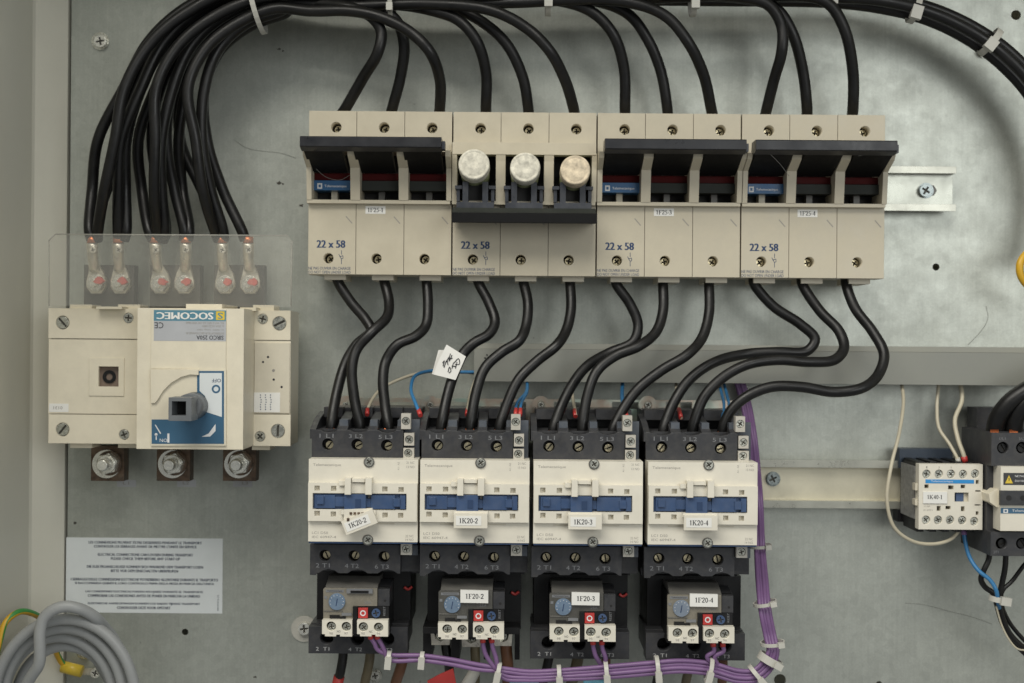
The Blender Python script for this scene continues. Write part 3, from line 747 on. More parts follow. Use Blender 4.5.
    MB().box(467.5, 500, 473, 508.5, HF+5.6, HF+6.0).build('slider_slot', 'ink', so)
    MB().box(480, 495.2, 483, 499.2, HF+1, HF+2.2).build('slider_clip', 'grey', so)
    # seam lines
    MB().box(440, 524.0, 506, 524.8, HF, HF+.25).build('seam', 'ivory_dull', t)
    # round fixing screws
    for u, v in ((480.6, 463), (479.4, 541)):
        MB().plate(pc(u, v, 5.4, HF+.9), [pc(u, v, 4.4, HF+.9)], HF+.05, HF+.8).build('screw_collar', 'grey', t)
        screw(MB(), u, v, 4.3, HF+.05, HF+1.5, ang=35).build('fixing_screw', 'zinc', t)
    MB().xbox(xl+.3, cr-.3, zb-1.3, zb-.1, 98, HF-1).build('blue_edge', 'blue', t)
    # lower terminal block
    zt2, zb2 = q(545.6, HD), q(574.2, HD)
    xb = x(510.5, HD)
    outer = [(xa-.6, zt2), (xa-.6, zb2-1.5), (xa+3.5, zb2-1.5), (xa+4.5, zb2)]
    for u in (439, 468, 498):
        cx_ = x(u, HD); outer += [(cx_-7, zb2), (cx_-4, zb2+2.0), (cx_, zb2+2.8), (cx_+4, zb2+2.0), (cx_+7, zb2)]
    outer += [(xb, zb2), (xb, zt2)]
    lows = ((434.5, 556.5), (463.5, 557), (493.5, 557.8))
    lb = MB().plate(outer, [pc(u, v, 5.8, HD) for u, v in lows], 96.1, HD)
    lb.xprism([(zt2-.1, 98), (zt2-.1, HD-.2), (zt2+1.5, HD-3), (zt2+1.5, 98)], xa+2, xb-2)
    lb.build('terminal_block', 'charcoal', t)
    MB().xbox(xb+.3, xl+WDT-1.6, q(555, 100), q(545, 100), 96.1, 103).build('coil_side', 'slate', t)
    for i, (u, v) in enumerate(lows):
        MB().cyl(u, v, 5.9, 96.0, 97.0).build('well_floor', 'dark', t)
        screw(MB(), u+1.2, v-.9, 3.8, 97.0, 100.5, 'slot').build('terminal_screw', 'brass', t)
        text(('2 T1', '4 T2', '6 T3')[i], u-2, v+9.7, HD, 14, 4.2, 'paleink', t, name='terminal_lettering')
    text('Telemecanique', 438.5, 466, HF, 28, 3.4, 'greyink', t, name='brand_lettering')
    text('LC1 D50', 431.5, 533.6, HF, 16, 2.6, 'greyink', t, name='type_lettering')
    text('IEC 60947-4', 435.5, 537.8, HF, 24, 2.4, 'greyink', t, name='type_lettering')
    text('21 NC', 522, 463.6, HF, 8, 2.4, 'greyink', t, name='type_lettering')
    text('13 NO', 522, 467.8, HF, 8, 2.4, 'greyink', t, name='type_lettering')
    text('22 NC', 521, 537, HF, 8, 2.4, 'greyink', t, name='type_lettering')
    text('14 NO', 521, 540.6, HF, 8, 2.4, 'greyink', t, name='type_lettering')
    text('A1 - A2', 510, 467, HF, 8, 1.8, 'greyink', t, rot=90, name='type_lettering')
    return t
cc_ = contactor()
COFF = [Vector((-77.1, 0, 0)), Vector((0, 0, 0)), Vector((78.4, 0, -.2)), Vector((157.6, 0, -.2))]
cc_['label'] = 'cream and charcoal contactor marked 1K20-2, second from the left of the main row'
CN = [dup(cc_, COFF[0], 'cream contactor with crooked marker tag 1K20-2, leftmost of the main row'), cc_,
      dup(cc_, COFF[2], 'cream and charcoal contactor marked 1K20-3, third of the main row'),
      dup(cc_, COFF[3], 'cream and charcoal contactor marked 1K20-4, beside the purple wires')]
def marker(root, s_, off, crooked=False):
    HF = 122; rot = 22 if crooked else 0
    c = W(470.6, 521, HF+9)+Vector(off); du = 0
    if crooked: c += Vector((1.0, 0, -1.5))
    a = math.radians(rot)
    def rect(w_, h_, dx=0, dz=0):
        return [(c.x+(x+dx)*math.cos(a)-(z+dz)*math.sin(a), c.z+(x+dx)*math.sin(a)+(z+dz)*math.cos(a)) for x, z in ((-w_/2, -h_/2), (w_/2, -h_/2), (w_/2, h_/2), (-w_/2, h_/2))]
    ho = MB().plate(rect(23, 10.0), [], HF+5.5, HF+9).build('marker_holder', 'cream', root)
    if crooked:
        MB().plate([(x, z) for x, z in [(c.x-11, c.z+1), (c.x+11.5, c.z+2.5), (c.x+8.5, c.z+9.3), (c.x-11, c.z+8.4)]], [], HF+3.3, HF+6.5).build('marker_base', 'cream', root)
        m2 = MB()
        for i in range(5): m2.xbox(c.x-7+i*2.7, c.x-5.3+i*2.7, c.z+5.0, c.z+6.6, HF+6.4, HF+7.2)
        m2.xbox(c.x-8.6, c.x-6.8, c.z+.6, c.z+2.6, HF+6.4, HF+9.3)
        m2.build('marker_teeth', 'copper', root)
    st = MB().plate(rect(17.4, 6.4, -1.4, .2 if not crooked else 0), [], HF+9.02, HF+9.25).build('marker_label', 'paper', ho)
    ctr = Vector((c.x-1.4*math.cos(a), 0, c.z-1.4*math.sin(a)))
    tx = stext(s_, 470.6, 521, HF+9.3, 19, 4.9, 'blackink', ho, rot=rot)
    base = W(470.6, 521, HF+9.3)
    for vv in tx.data.vertices: vv.co += Vector((ctr.x-base.x, 0, ctr.z-base.z+.2))*0.001
for i, s_ in enumerate(('1K20-2', '1K20-2', '1K20-3', '1K20-4')): marker(CN[i], s_, COFF[i], i == 0)

# ================================================================== OVERLOAD RELAYS
def relay(kind):
    lab = ''
    t = thing('overload_relay', lab, 'overload relay', W(471, 656, 10), 'overload relays under the contactors')
    q = lambda v, h: W(471, v, h).z; x = lambda u, h: W(u, 615, h).x
    # rear black body
    MB().xbox(x(427, 70), x(521, 70), q(630, 70), q(573, 70), 12, 66).build('rear_body', 'black', t)
    lo = MB()
    HB = 86
    holes3 = ((439.5, 640.8), (470.2, 641.4), (500.5, 642))
    if kind == 'clamps':
        lo.xbox(x(423, HB), x(520, HB), q(634, HB), q(627.5, HB), 40, HB)
        for a, b in ((423, 432), (451, 460), (484, 490), (515, 520)):
            lo.xbox(x(a, 66), x(b, 66), q(660, 66), q(630, 66), 30, 64)
        lo.build('terminal_block', 'black', t)
        for u, v in ((440.5, 639), (471.3, 641), (502.5, 640)):
            cl = MB().plate([p for p in pp([(u-10, v-8), (u-7, v-8), (u-5, v), (u, v+2.5), (u+5, v), (u+7, v-8), (u+10, v-8), (u+9, v+6), (u-9, v+6)], 76)], [], 58, 76)
            cl.build('clamp', 'lug', t)
            screw(MB(), u, v-3, 4.5, 60, 72).build('clamp_screw', 'zinc', t)
    else:
        lo.plate(pr(421.5, 629.5, 520.5, 656.5, HB), [pc(u, v, 6.9, HB) for u, v in holes3], 70, HB)
        lo.xbox(x(423, HB)-.5, x(519, HB)+1, q(629.4, HB), q(626, 78), 40, 78)
        lo.xbox(x(423.5, HB), x(518.5, HB), q(655.8, HB), q(631, HB), 20, 66)
        lo.build('terminal_block', 'charcoal', t)
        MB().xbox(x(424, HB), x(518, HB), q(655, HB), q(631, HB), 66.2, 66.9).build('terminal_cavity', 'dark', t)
        for i, (u, v) in enumerate(holes3):
            text(('2  T1', '4  T2', '6  T3')[i], u+(-2 if i else -4), v+10.8, HB, 13.5, 3.6, 'lowink' , t, name='terminal_lettering')
    # stepped grey upper housing
    HM = 104
    MB().xprism([(q(592, HM), HM-1), (q(590.4, HM), HM), (q(581.0, 97), 88), (q(579, 80), 66.2), (q(600, 80), 66.2)], x(440.5, HM), x(492.5, HM)).build('housing', 'grey', t)
    MB().xbox(x(438.6, HM), x(504, HM), q(640, HM), q(591, HM), 66.1, HM-2.5).build('housing_core', 'black', t)
    MB().xprism([(q(609, HM), HM-1), (q(592.5, HM), HM-1), (q(591.5, HM), HM-4), (q(588, HM), 80), (q(609, HM), 80)], x(493.0, HM), x(504.5, HM)).build('side_block', 'charcoal', t)
    MB().cyl(500.2, 603.6, 1.2, HM-1, HM-.8, 12).build('pinhole', 'dark', t)
    # window
    wn = MB().plate(pp([(438.5, 592), (440, 590.6), (492.5, 591), (492.5, 609), (468.5, 609), (468.5, 622.5), (438.5, 622)], HM), [], HM-2.4, HM)
    wn = wn.build('window', 'window' if kind == 'first' else 'windowdark', t)
    d = MB().cyl(452.2, 604.8, 8.6, HM-2, HM+1.4, 28, r2=8.2); d = d.build('setting_dial', 'dial' , t)
    MB().plate(slot((W(452.2, 604.8, HM).x, W(452.2, 604.8, HM).z), 2.6, .28, 80), [], HM+1.4, HM+1.6).build('dial_slot', 'ink', d)
    mb = MB()
    for k in range(9):
        a = math.radians(200-k*28); cxy = W(452.2, 604.8, HM+1.4); mb.ccyl(cxy.x+4.7*math.cos(a), cxy.z+4.7*math.sin(a), .28, HM+1.4, HM+1.5, 6)
    mb.build('dial_dots', 'whiteink', d)
    MB().box(441, 592.6, 459, 595.2, HM, HM+.25).build('brand_strip', 'paleink', t)
    text('Telemecanique', 450, 593.9, HM+.3, 15, 1.8, 'blackink', t, name='brand_lettering')
    MB().box(439.6, 599, 442.4, 601.6, HM, HM+.3).build('mark', 'paleink', t)
    MB().box(439, 613.6, 458, 614.6, HM, HM+.5).build('window_rib', 'grey', t)
    mm_ = MB().box(445, 618, 455, 622, HM, HM+.8); mm_.box(455, 619.5, 461, 623, HM, HM+1.2); mm_.build('latch', 'black', t)
    MB().box(457, 616, 467, 618.6, HM, HM+1.2).build('latch_tip', 'paleink', t)
    text('25A', 483, 605.5, HM, 7, 2.4, 'paleink', t, name='rating_lettering')
    # red stop button and blue reset
    MB().box(469, 609.4, 503.8, 622.8, HM-2.4, HM-.5).build('button_panel', 'black', t)
    b_ = MB().box(473.6, 611, 483.2, 621, HM-.5, HM+1.6).build('stop_button', 'red', t)
    MB().plate(pc(478.4, 616, 2.9, HM+1.6), [pc(478.4, 616, 1.8, HM+1.6)], HM+1.6, HM+1.9).build('stop_ring', 'whiteink', b_)
    bl = screw(MB(), 491.4, 616.2, 4.3, HM-.5, HM+2, ang=10).build('reset_button', 'dial' if False else 'blue', t)
    text('RESET', 499.5, 614, HM-.4, 9, 2.2, 'paleink', t, rot=90, name='button_lettering')
    # cream auxiliary terminal strip
    HS = 110
    su = ((447.1, 629.3), (462.2, 629.7), (479.2, 630), (494.5, 630.4))
    for (a, b, ss) in ((438, 468, su[:2]), (473, 504, su[2:])):
        out = pp([(a, 623.2), (b, 623.4), (b, 639.6), ((a+b)/2+3, 639.4), ((a+b)/2+3, 637.6), ((a+b)/2-1, 637.6), ((a+b)/2-1, 639.4), (a+3, 639.2), (a+3, 637.2), (a, 637)], HS)
        st = MB().plate(out, [pc(u, v, 4.9, HS) for u, v in ss], HS-8, HS).build('terminal_strip', 'cream', t)
        for i, (u, v) in enumerate(ss):
            MB().cyl(u, v, 5.0, HS-9, HS-7).build('well_floor', 'dark', st)
            screw(MB(), u+.4, v+.3, 3.9, HS-7, HS-2).build('terminal_screw', 'zinc', st)
    for s_, u in (('98', 447), ('97', 462), ('95', 479), ('96', 494.5)):
        text(s_, u, 636.4, HS, 3.6, 2.4, 'greyink', t, name='terminal_lettering')
    text('NO', 454.7, 634.3, HS, 3.6, 2.2, 'blackink', t, name='terminal_lettering'); text('NC', 486.8, 634.6, HS, 3.6, 2.2, 'blackink', t, name='terminal_lettering')
    MB().box(468.2, 609.5, 472.8, 637, HM-2, HM+2.5).build('divider', 'black', t)
    return t
def rsticker(root, s_, off):
    h = 106.5; c = W(474.6, 596.3, h)+Vector(off)
    so = MB().plate([(c.x-10, c.z-4.6), (c.x+9.6, c.z-4.8), (c.x+9.6, c.z+4.0), (c.x-10, c.z+4.3)], [], 104.2, h).build('marker_label', 'paper', root)
    tx = stext(s_, 474.6, 596.3, h+.05, 18.5, 4.8, 'blackink', so)
    for vv in tx.data.vertices: vv.co += Vector(off)*0.001
ROFF = [Vector((-81.3, 0, 1.4)), Vector((0, 0, 0)), Vector((78.3, 0, -1.0)), Vector((161.5, 0, -1.4))]
rA = relay('first'); rA['label'] = 'overload relay without white marker, below the leftmost contactor'
rA.location = (ORG[rA]+ROFF[0])*0.001
MB().box(462, 592, 488, 596.4, 104, 106).build('marker_holder', 'paleink', rA)
MB().box(466, 593.6, 484, 596.0, 106, 106.3).build('marker_slot', 'black', rA)
rB = relay('clamps'); rB['label'] = 'overload relay marked 1F20-2 with open metal clamps below'
rC = relay('covered'); rC['label'] = 'overload relay marked 1F20-3, third from the left'
rD = dup(rC, ROFF[3], 'overload relay marked 1F20-4 with pale dial, nearest the purple bundle')
rC.location = (ORG[rC]+ROFF[2])*0.001
for ch in rD.children:
    if ch.name.startswith('setting_dial'):
        ch.data = ch.data.copy(); ch.data.materials[0] = mat('pale_dial', (.20, .24, .30), .35)
    if ch.name.startswith('window') and 'rib' not in ch.name:
        ch.data = ch.data.copy(); ch.data.materials[0] = M['window']
rsticker(rB, '1F20-2', ROFF[1])
def rs2(root, s_, k):
    # the copied relays keep their parts in the prototype's frame: place the sticker there too
    rsticker(root, s_, Vector((0, 0, 0)))
rs2(rC, '1F20-3', 2)
h = 106.5; ORG_save = ORG[rD]; ORG[rD] = ORG[rC]; rsticker(rD, '1F20-4', Vector((0, 0, 0))); ORG[rD] = ORG_save
# red marks and dark mounting struts behind the relays
for k, (u, v) in enumerate(((408, 587), (515, 592), (623, 594))):
    o = MB().tube([W(u-4, v, 68), W(u, v+2.2, 68), W(u+4, v-.5, 68)], 1.1, 6).build('red_seal', 'red')
    tag(o, 'small red seal behind the overload relay %s' % ('under the leftmost contactor', 'marked 1F20-2', 'marked 1F20-3')[k], 'seal', 'red seals behind the relays')

# ================================================================== LOAD SWITCH
t = thing('load_switch', 'big ivory rotary load-break switch with grey knob and clear shield on the left', 'switch', W(172, 447, 0))
HS_, HMid = 60, 97
mb = MB()
for u0, u1 in ((48.5, 137), (250, 290.5)):
    pass
# left wing
lw = MB()
lw.plate(pr(48.5, 308.5, 139, 338.6, HS_), [pc(62.5, 322.5, 7.0, HS_), pc(128.3, 318, 5.4, HS_)], HS_-6, HS_)
lw.plate(pr(48.5, 414.6, 139, 443.6, HS_), [pc(62.5, 429.5, 7.0, HS_), pc(124, 434.6, 5.4, HS_)], HS_-6, HS_)
lw.plate(pr(48.5, 339.4, 139, 413.8, HS_-.6), [pr(98, 366, 119, 387, HS_-.6)], HS_-6, HS_-.6)
lw.box(48.8, 308.8, 139, 443.3, 18, HS_-6)
for a, b in ((70, 92), (118, 140)): lw.box(a, 304.5, b, 309, 30, HS_-8); lw.box(a, 443, b, 448, 30, HS_-8)
lw.build('left_housing', 'ivory', t)
fr = MB().plate(pr(89, 358, 124, 396, HS_+.2), [pr(98.5, 366.5, 118.5, 386.5, HS_+.2)], HS_-.5, HS_+.1); fr.build('sight_frame', 'ivory', t)
MB().box(98.5, 366.5, 118.5, 386.5, HS_-6, HS_-4.6).build('sight_window', mat('brown_window', (.20, .15, .12), .3), t)
MB().plate(pc(109.3, 376.8, 6.6, HS_-4), [pc(109.3, 376.8, 3.4, HS_-4)], HS_-4.6, HS_-3.6).build('indicator_ring', 'black', t)
MB().box(49, 403.6, 68.5, 412, HS_-.6, HS_-.3).build('tag_sticker', 'paper', t)
text('0131', 58, 407.8, HS_-.2, 9, 3, 'greyink', t, rot=180)
# middle housing: raised, with slanted right side
md = MB()
md.box(137, 308.3, 243.5, 449.3, 20, HMid)
md.frustum(137, 308.3, 243.5, 449.3, 20, HMid-20, 0)
for a, b in ((186, 222),): md.box(a, 304, b, 309, 30, HMid-15)
md.build('middle_housing', 'ivory', t)
md = MB(); md.box(151, 308.8, 226, 369, HMid, HMid+.8)
md.build('label_field', 'ivory', t)
# handle plate with quarter-circle cut
arc = [(150.2, 369.2), (225.5, 369.2), (225.5, 446), (150.2, 446)]
ho = [(199, 372.8)] + [(197.5-42*math.sin(math.radians(a)), 403-30*math.cos(math.radians(a))) for a in range(4, 88, 7)] + [(152.3, 402.6), (154.5, 402.6), (160, 396), (172, 396)] + [(180, 396), (190, 390), (198, 388)]
MB().plate(pp(arc, HMid+3), [], HMid, HMid+1.4).build('handle_base', 'ivory', t)
rim = pp([(150.6, 369.6), (198.5, 369.6), (198.5, 375), (190, 374.6), (181, 377), (171, 383), (163, 391), (157.5, 400), (155, 403), (151, 403)], HMid+3)
MB().plate(rim, [], HMid+1.4, HMid+3.2).build('handle_guard', 'ivory', t)
MB().plate(pp([(151.5, 419.5), (197, 419.5), (197, 371), (223.8, 371), (223.8, 443.8), (151.5, 443.8)], HMid+2), [], HMid+1.4, HMid+1.7).build('handle_label', 'panelblue', t)
MB().plate(pp([(199.5, 373), (221.8, 373), (221.8, 417), (206, 412), (207.5, 404), (205, 396), (199.5, 391)], HMid+2), [], HMid+1.7, HMid+1.85).build('off_field', 'notice', t)
text('OFF', 216.5, 380.5, HMid+1.9, 9, 3.6, 'ink', t, rot=180, name='off_lettering', bold=.01)
MB().plate(pc(216, 389, 4.3, HMid+2), [pc(216, 389, 2.5, HMid+2)], HMid+1.87, HMid+1.97).build('off_symbol', 'panelblue', t)
text('ON', 163.5, 440.3, HMid+1.75, 7.5, 3.4, 'whiteink', t, rot=180, name='on_lettering')
MB().box(167.3, 433.5, 169.4, 442.6, HMid+1.7, HMid+1.8).build('on_symbol', 'whiteink', t)
MB().plate(pp([(201.5, 436.8), (208.5, 433.5), (215.5, 424), (215.5, 431), (210, 436.6)], HMid+2), [], HMid+1.72, HMid+1.8).build('arrow_mark', 'whiteink', t)
mb = MB(); mb.plate(pp([(154.6, 424.8), (155.6, 424.6), (161, 433.4), (160, 434)], HMid+2), [], HMid+1.72, HMid+1.8); mb.plate(pc(156, 434.5, 1.5, HMid+2, 10), [], HMid+1.72, HMid+1.8); mb.plate(pp([(155.6, 435), (156.6, 435), (156.6, 440), (155.6, 440)], HMid+2), [], HMid+1.72, HMid+1.8)
mb.build('switch_symbol', 'whiteink', t)
# knob
kn = MB().cyl(187.6, 407, 14.0, HMid+1.4, 118, 36, r2=12.8).build('knob', 'knob', t)
MB().plate(pr(168.5, 397.6, 191.5, 421, 134), [pr(171.8, 401.3, 186, 415.6, 134)], 116, 134).build('knob_socket', 'knob', kn)
MB().box(171, 400.6, 187, 416.4, 116, 119).build('socket_floor', 'dark', kn)
# maker's sticker, mounted upside down as in the cabinet
MB().box(153.8, 321, 226, 341, HMid+.8, HMid+.95).build('rating_sticker', 'silverlabel', t)
MB().box(153.8, 310.2, 226, 321, HMid+.8, HMid+.98).build('brand_sticker', 'socblue', t)
text('SOCOMEC', 185, 315.8, HMid+1.1, 56, 7.0, 'paper', t, rot=180, name='brand_lettering', bold=.06)
MB().box(216, 311.3, 224.6, 320, HMid+.98, HMid+1.05).build('brand_square', 'yellow', t)
text('S', 220.2, 315.7, HMid+1.1, 5, 6, 'socblue', t, rot=180, name='brand_lettering', bold=.03)
text('CE', 159, 325.3, HMid+1, 9, 6, 'blackink', t, rot=180, name='approval_lettering')
text('SIRCO 250A', 210, 337.6, HMid+1, 27, 4.2, 'blackink', t, rot=180, name='type_lettering', bold=.015)
for s_, v, wd in (('INTERRUPTEUR-SECTIONNEUR', 333.3, 38), ('Ui 1000V  Uimp 12kV', 329.6, 27), ('Ie 250A AC22 690V', 326.2, 22), ('IEC 947-3 NFC 63-130 VDE 0660', 323, 38)):
    text(s_, 224-wd/2, v, HMid+1, wd, 2.1, 'greyink', t, rot=180, name='type_lettering')
# right wing
rw = MB()
rw.plate(pr(250, 310.5, 290.5, 340, HS_), [pc(262.6, 319, 5.4, HS_), pc(279.3, 323.4, 7.2, HS_)], HS_-6, HS_)
rw.plate(pr(250, 414.5, 290.5, 446, HS_), [pc(260, 436.5, 5.4, HS_), pc(277.8, 431, 7.2, HS_)], HS_-6, HS_)
rw.box(250, 340.6, 290.5, 413.8, HS_-6, HS_-.7)
rw.box(250, 311, 290.3, 445.6, 18, HS_-6)
for a, b in ((253, 274),): rw.box(a, 305, b, 311, 30, HS_-8); rw.box(a-1, 445, b-4, 450, 30, HS_-8)
rw.build('right_housing', 'ivory', t)
MB().box(254.5, 343, 289.6, 413, HS_-.6, HS_+.3).build('inset_panel', 'ivory_dull', t)
mb = MB()
for u, v, r in ((268, 357, 1.2), (263, 362, 1.1), (273.7, 379.6, 1.2), (281.6, 387, 1.2)): mb.cyl(u, v, r, HS_+.3, HS_+.4, 10)
mb.build('pinhole', 'blackink', t); MB().cyl(273.5, 370.5, 1.5, HS_+.3, HS_+.4, 10).build('pinhole', 'greyink', t)
st = MB().box(254, 392.5, 280, 412.2, HS_+.3, HS_+.5).build('scheme_sticker', 'paper', t)
mb = MB()
for u in (260.5, 265.5, 270.5):
    for k in range(7): mb.box(u-.5+(.6 if k in (2, 3) else 0), 394.4+k*2.4, u+.4+(.6 if k in (2, 3) else 0), 395.6+k*2.4, HS_+.5, HS_+.6)
mb.build('scheme_lines', 'ink', st)
MB().box(249.2, 380, 252.2, 388, 62, 64).build('vent_slot', 'dark', t)
for u, v, r, kd in ((62.5, 322.5, 6.2, 'slot'), (62.5, 429.5, 6.2, 'slot'), (128.3, 318, 4.9, 'cross'), (124, 434.6, 4.9, 'cross'), (262.6, 319, 4.9, 'cross'), (260, 436.5, 4.9, 'cross'), (279.3, 323.4, 6.6, 'slot'), (277.8, 431, 6.6, 'slot')):
    screw(MB(), u, v, r, HS_-6, HS_-.4, kd).build('housing_screw', 'zinc', t)
# terminals
for i, u in enumerate((106.5, 172.3, 238.5)):
    br = MB().box(u-15.5, 446, u+17.5, 481, 22, 34).build('copper_bar', 'copper', t)
    bo = MB().plate(pc(u, 464, 14.2, 36, 32), [pc(u, 464, 7, 36)], 34.1, 36.5).build('washer', 'bright', t)
    c = W(u, 464, 44); m2 = MB(); m2.ccyl(c.x, c.z, 8.6, 38.2, 44.5, 6, a0=.3+i, r2=8.3); m2.ccyl(c.x, c.z, 7.2, 44.5, 45.2, 24, 6.6); m2.build('hex_nut', 'bright', t); MB().ccyl(c.x, c.z, 9.4, 36.6, 38.1, 24).build('spring_washer', 'copper', t)
    m2 = MB(); m2.ccyl(c.x, c.z, 4.7, 45.3, 54, 20, 4.5); m2.ccyl(c.x, c.z, 4.5, 54, 55, 20, 3.6); m2.build('bolt', 'bright', t)
for u0, u1 in ((84, 134), (150, 200), (214, 264)):
    MB().box(u0, 265, u1, 312, 16, 27).build('terminal_pad', mat('terminal_pad', (.075, .072, .065), .5), t)
# shield
sh = pp([(49, 306), (49, 240.5), (55.5, 234.2), (288, 235.5), (292, 241), (291, 307)], 74)
MB().plate(sh, [], 72, 74).build('clear_shield', 'shield', t)
rm = MB()
for a, b in (((49, 240.5), (55.5, 234.2)), ((55.5, 234.2), (288, 235.5)), ((49, 306), (49, 240.5)), ((291, 306), (292, 241))):
    rm.tube([W(*a, 73), W(*b, 73)], .5, 6)
rm.build('shield_rim', 'shieldrim', t)
MB().box(96, 306.5, 122, 309, 52, 68).build('shield_foot', 'ivory', t); MB().box(240, 307.4, 256, 311, 52, 68).build('shield_foot', 'ivory', t)

# ================================================================== BLACK FEED CABLES (lug -> arch -> fuse)
LUG = [(96, 283), (120, 283), (160, 284), (184, 284), (225, 284), (250, 284)]
# (start u at v=236, lug index)
ST = [(88.5, 0), (98, 0), (118, 1), (127, 1), (147.5, 2), (157, 2), (165, 2), (184.5, 3), (190, 3), (213.5, 4), (223, 4), (241, 5)]
DROP = [
 [(295, 4), (325, 4), (352, 8), (370, 16), (381, 31), (378, 52), (363, 78), (347, 106), (340, 118)],
 [(300, 0), (345, 1), (378, 8), (396, 20), (404, 44), (401, 75), (393, 106), (390, 118)],
 [(310, 11), (350, 11), (380, 17), (410, 32), (430, 52), (440, 80), (440, 106), (439, 118)],
 [(320, 2), (390, 4), (430, 10), (458, 20), (476, 40), (486, 72), (486, 106), (486, 118)],
 [(330, -3), (410, 0), (455, 8), (488, 26), (508, 46), (523, 78), (528, 106), (529, 118)],
 [(340, 6), (430, 4), (490, 10), (525, 27), (549, 50), (565, 80), (573, 106), (575, 118)],
 [(350, -8), (480, -4), (560, 1), (592, 12), (613, 34), (624, 68), (625, 106), (625, 118)],
 [(360, -2), (500, -3), (590, 0), (628, 14), (648, 40), (661, 72), (667, 106), (668, 118)],
 [(370, 3), (500, 3), (620, 1), (664, 15), (688, 42), (704, 76), (711, 108), (713, 118)],
 [(380, -10), (560, -8), (730, -4), (767, 4), (781, 24), (782, 50), (774, 80), (767, 108), (765, 118)],
 [(390, -5), (600, -3), (740, -2), (775, 8), (792, 32), (803, 72), (807, 108), (807, 118)],
 [(400, 0), (600, 0), (780, -5), (826, 2), (844, 28), (853, 72), (853, 108), (852, 118)]]
DH = [74, 62, 80, 66, 58, 76, 62, 52, 70, 70, 58, 66]
CABLE = ['first', 'second', 'third']
CAR = ['fuse carrier 1F25-1', 'open fuse carrier', 'fuse carrier 1F25-3', 'fuse carrier 1F25-4']
POSN = ['left', 'middle', 'right']
def bez(a, b, t_): return a+(b-a)*t_
for d in range(12):
    i = 11-d                                          # outermost arch feeds the farthest fuse
    f = i/11.0; us, li = ST[i]
    jit = [(-3, 5), (4, -4), (0, 7), (-5, -3)][i % 4]
    hh = [30, 42, 54, 66][(i*3) % 4]
    lx, lv = LUG[li]; side = us-lx
    pts = [W(lx+side*.55, 240, 42), W(us-side*.12, 231, 40+hh*.1)]
    pts.append(W(bez(92, 226, f)+(us-bez(86, 243, f))*.55+jit[0]*.4, 190, hh))
    pts.append(W(bez(101, 212, f)+jit[0]*1.0, 140, hh+8))
    pts.append(W(bez(120, 207, f)+jit[1]*.8, 88, hh+10))
    pts.append(W(bez(146, 222, f)+jit[1]*.5, bez(42, 50, f), hh+8))
    pts.append(W(bez(184, 252, f), bez(9, 25, f), hh+6))
    pts.append(W(bez(232, 285, f), bez(-12, 13, f), hh+4))
    dr = DROP[d]; n_ = len(dr)
    for j, (u, v) in enumerate(dr):
        if j == 0 and d > 0: pass
        hcur = bez(hh+4, DH[d], min(1, (j+1)/3)) if j < n_-3 else bez(DH[d], 34, (j-(n_-4))/3)
        pts.append(W(u, v, hcur))
    pts.append(W(dr[-1][0], 128, 26))
    o = MB().tube(pts, 4.15, 14, 8).build('feed_cable', 'rubber')
    nm = 'black cable arching from load switch to %s pole of %s' % (POSN[d % 3], CAR[d//3])
    tag(o, nm, 'cable', 'black cables from the load switch to the fuse row')
for k, (dv, h_, lab) in enumerate(((-1, 40, 'lower black cable of the arc leaving the frame at upper right'), (-9, 58, 'front black cable of the arc leaving the frame at upper right'), (-15, 42, 'upper black cable of the arc leaving the frame at upper right'))):
    base = [(560, -4), (700, -2), (830, 0), (880, 6), (925, 17), (965, 36), (1000, 62), (1030, 96), (1052, 145), (1060, 200), (1050, 260)]
    pts = []
    li = (0, 2, 4)[k]; lx, lv = LUG[li]; f = (.16, .45, .72)[k]; us = lx+(-4, 6, -3)[k]
    pts += [W(lx+(us-lx)*.5, 240, 40), W(us, 231, 34), W(bez(96, 226, f)+(us-bez(86, 243, f))*.5, 188, 30), W(bez(104, 210, f), 140, 30), W(bez(121, 206, f), 92, 32), W(bez(148, 222, f), bez(44, 54, f), 34), W(bez(188, 254, f), bez(10, 26, f), 36), W(bez(240, 295, f), bez(-10, 10, f), 38), W(400, -6+3*k, h_)]
    for j, (u, v) in enumerate(base):
        g_ = max(0, min(1, (u-850)/150)); pts.append(W(u-dv*.7*g_, v+dv*(.7 if g_ > 0 else .4)+ (1 if k else 3), h_))
    o = MB().tube(pts, 4.2, 14, 8).build('trunk_cable', 'rubber'); tag(o, lab, 'cable', 'black cables of the upper right arc')

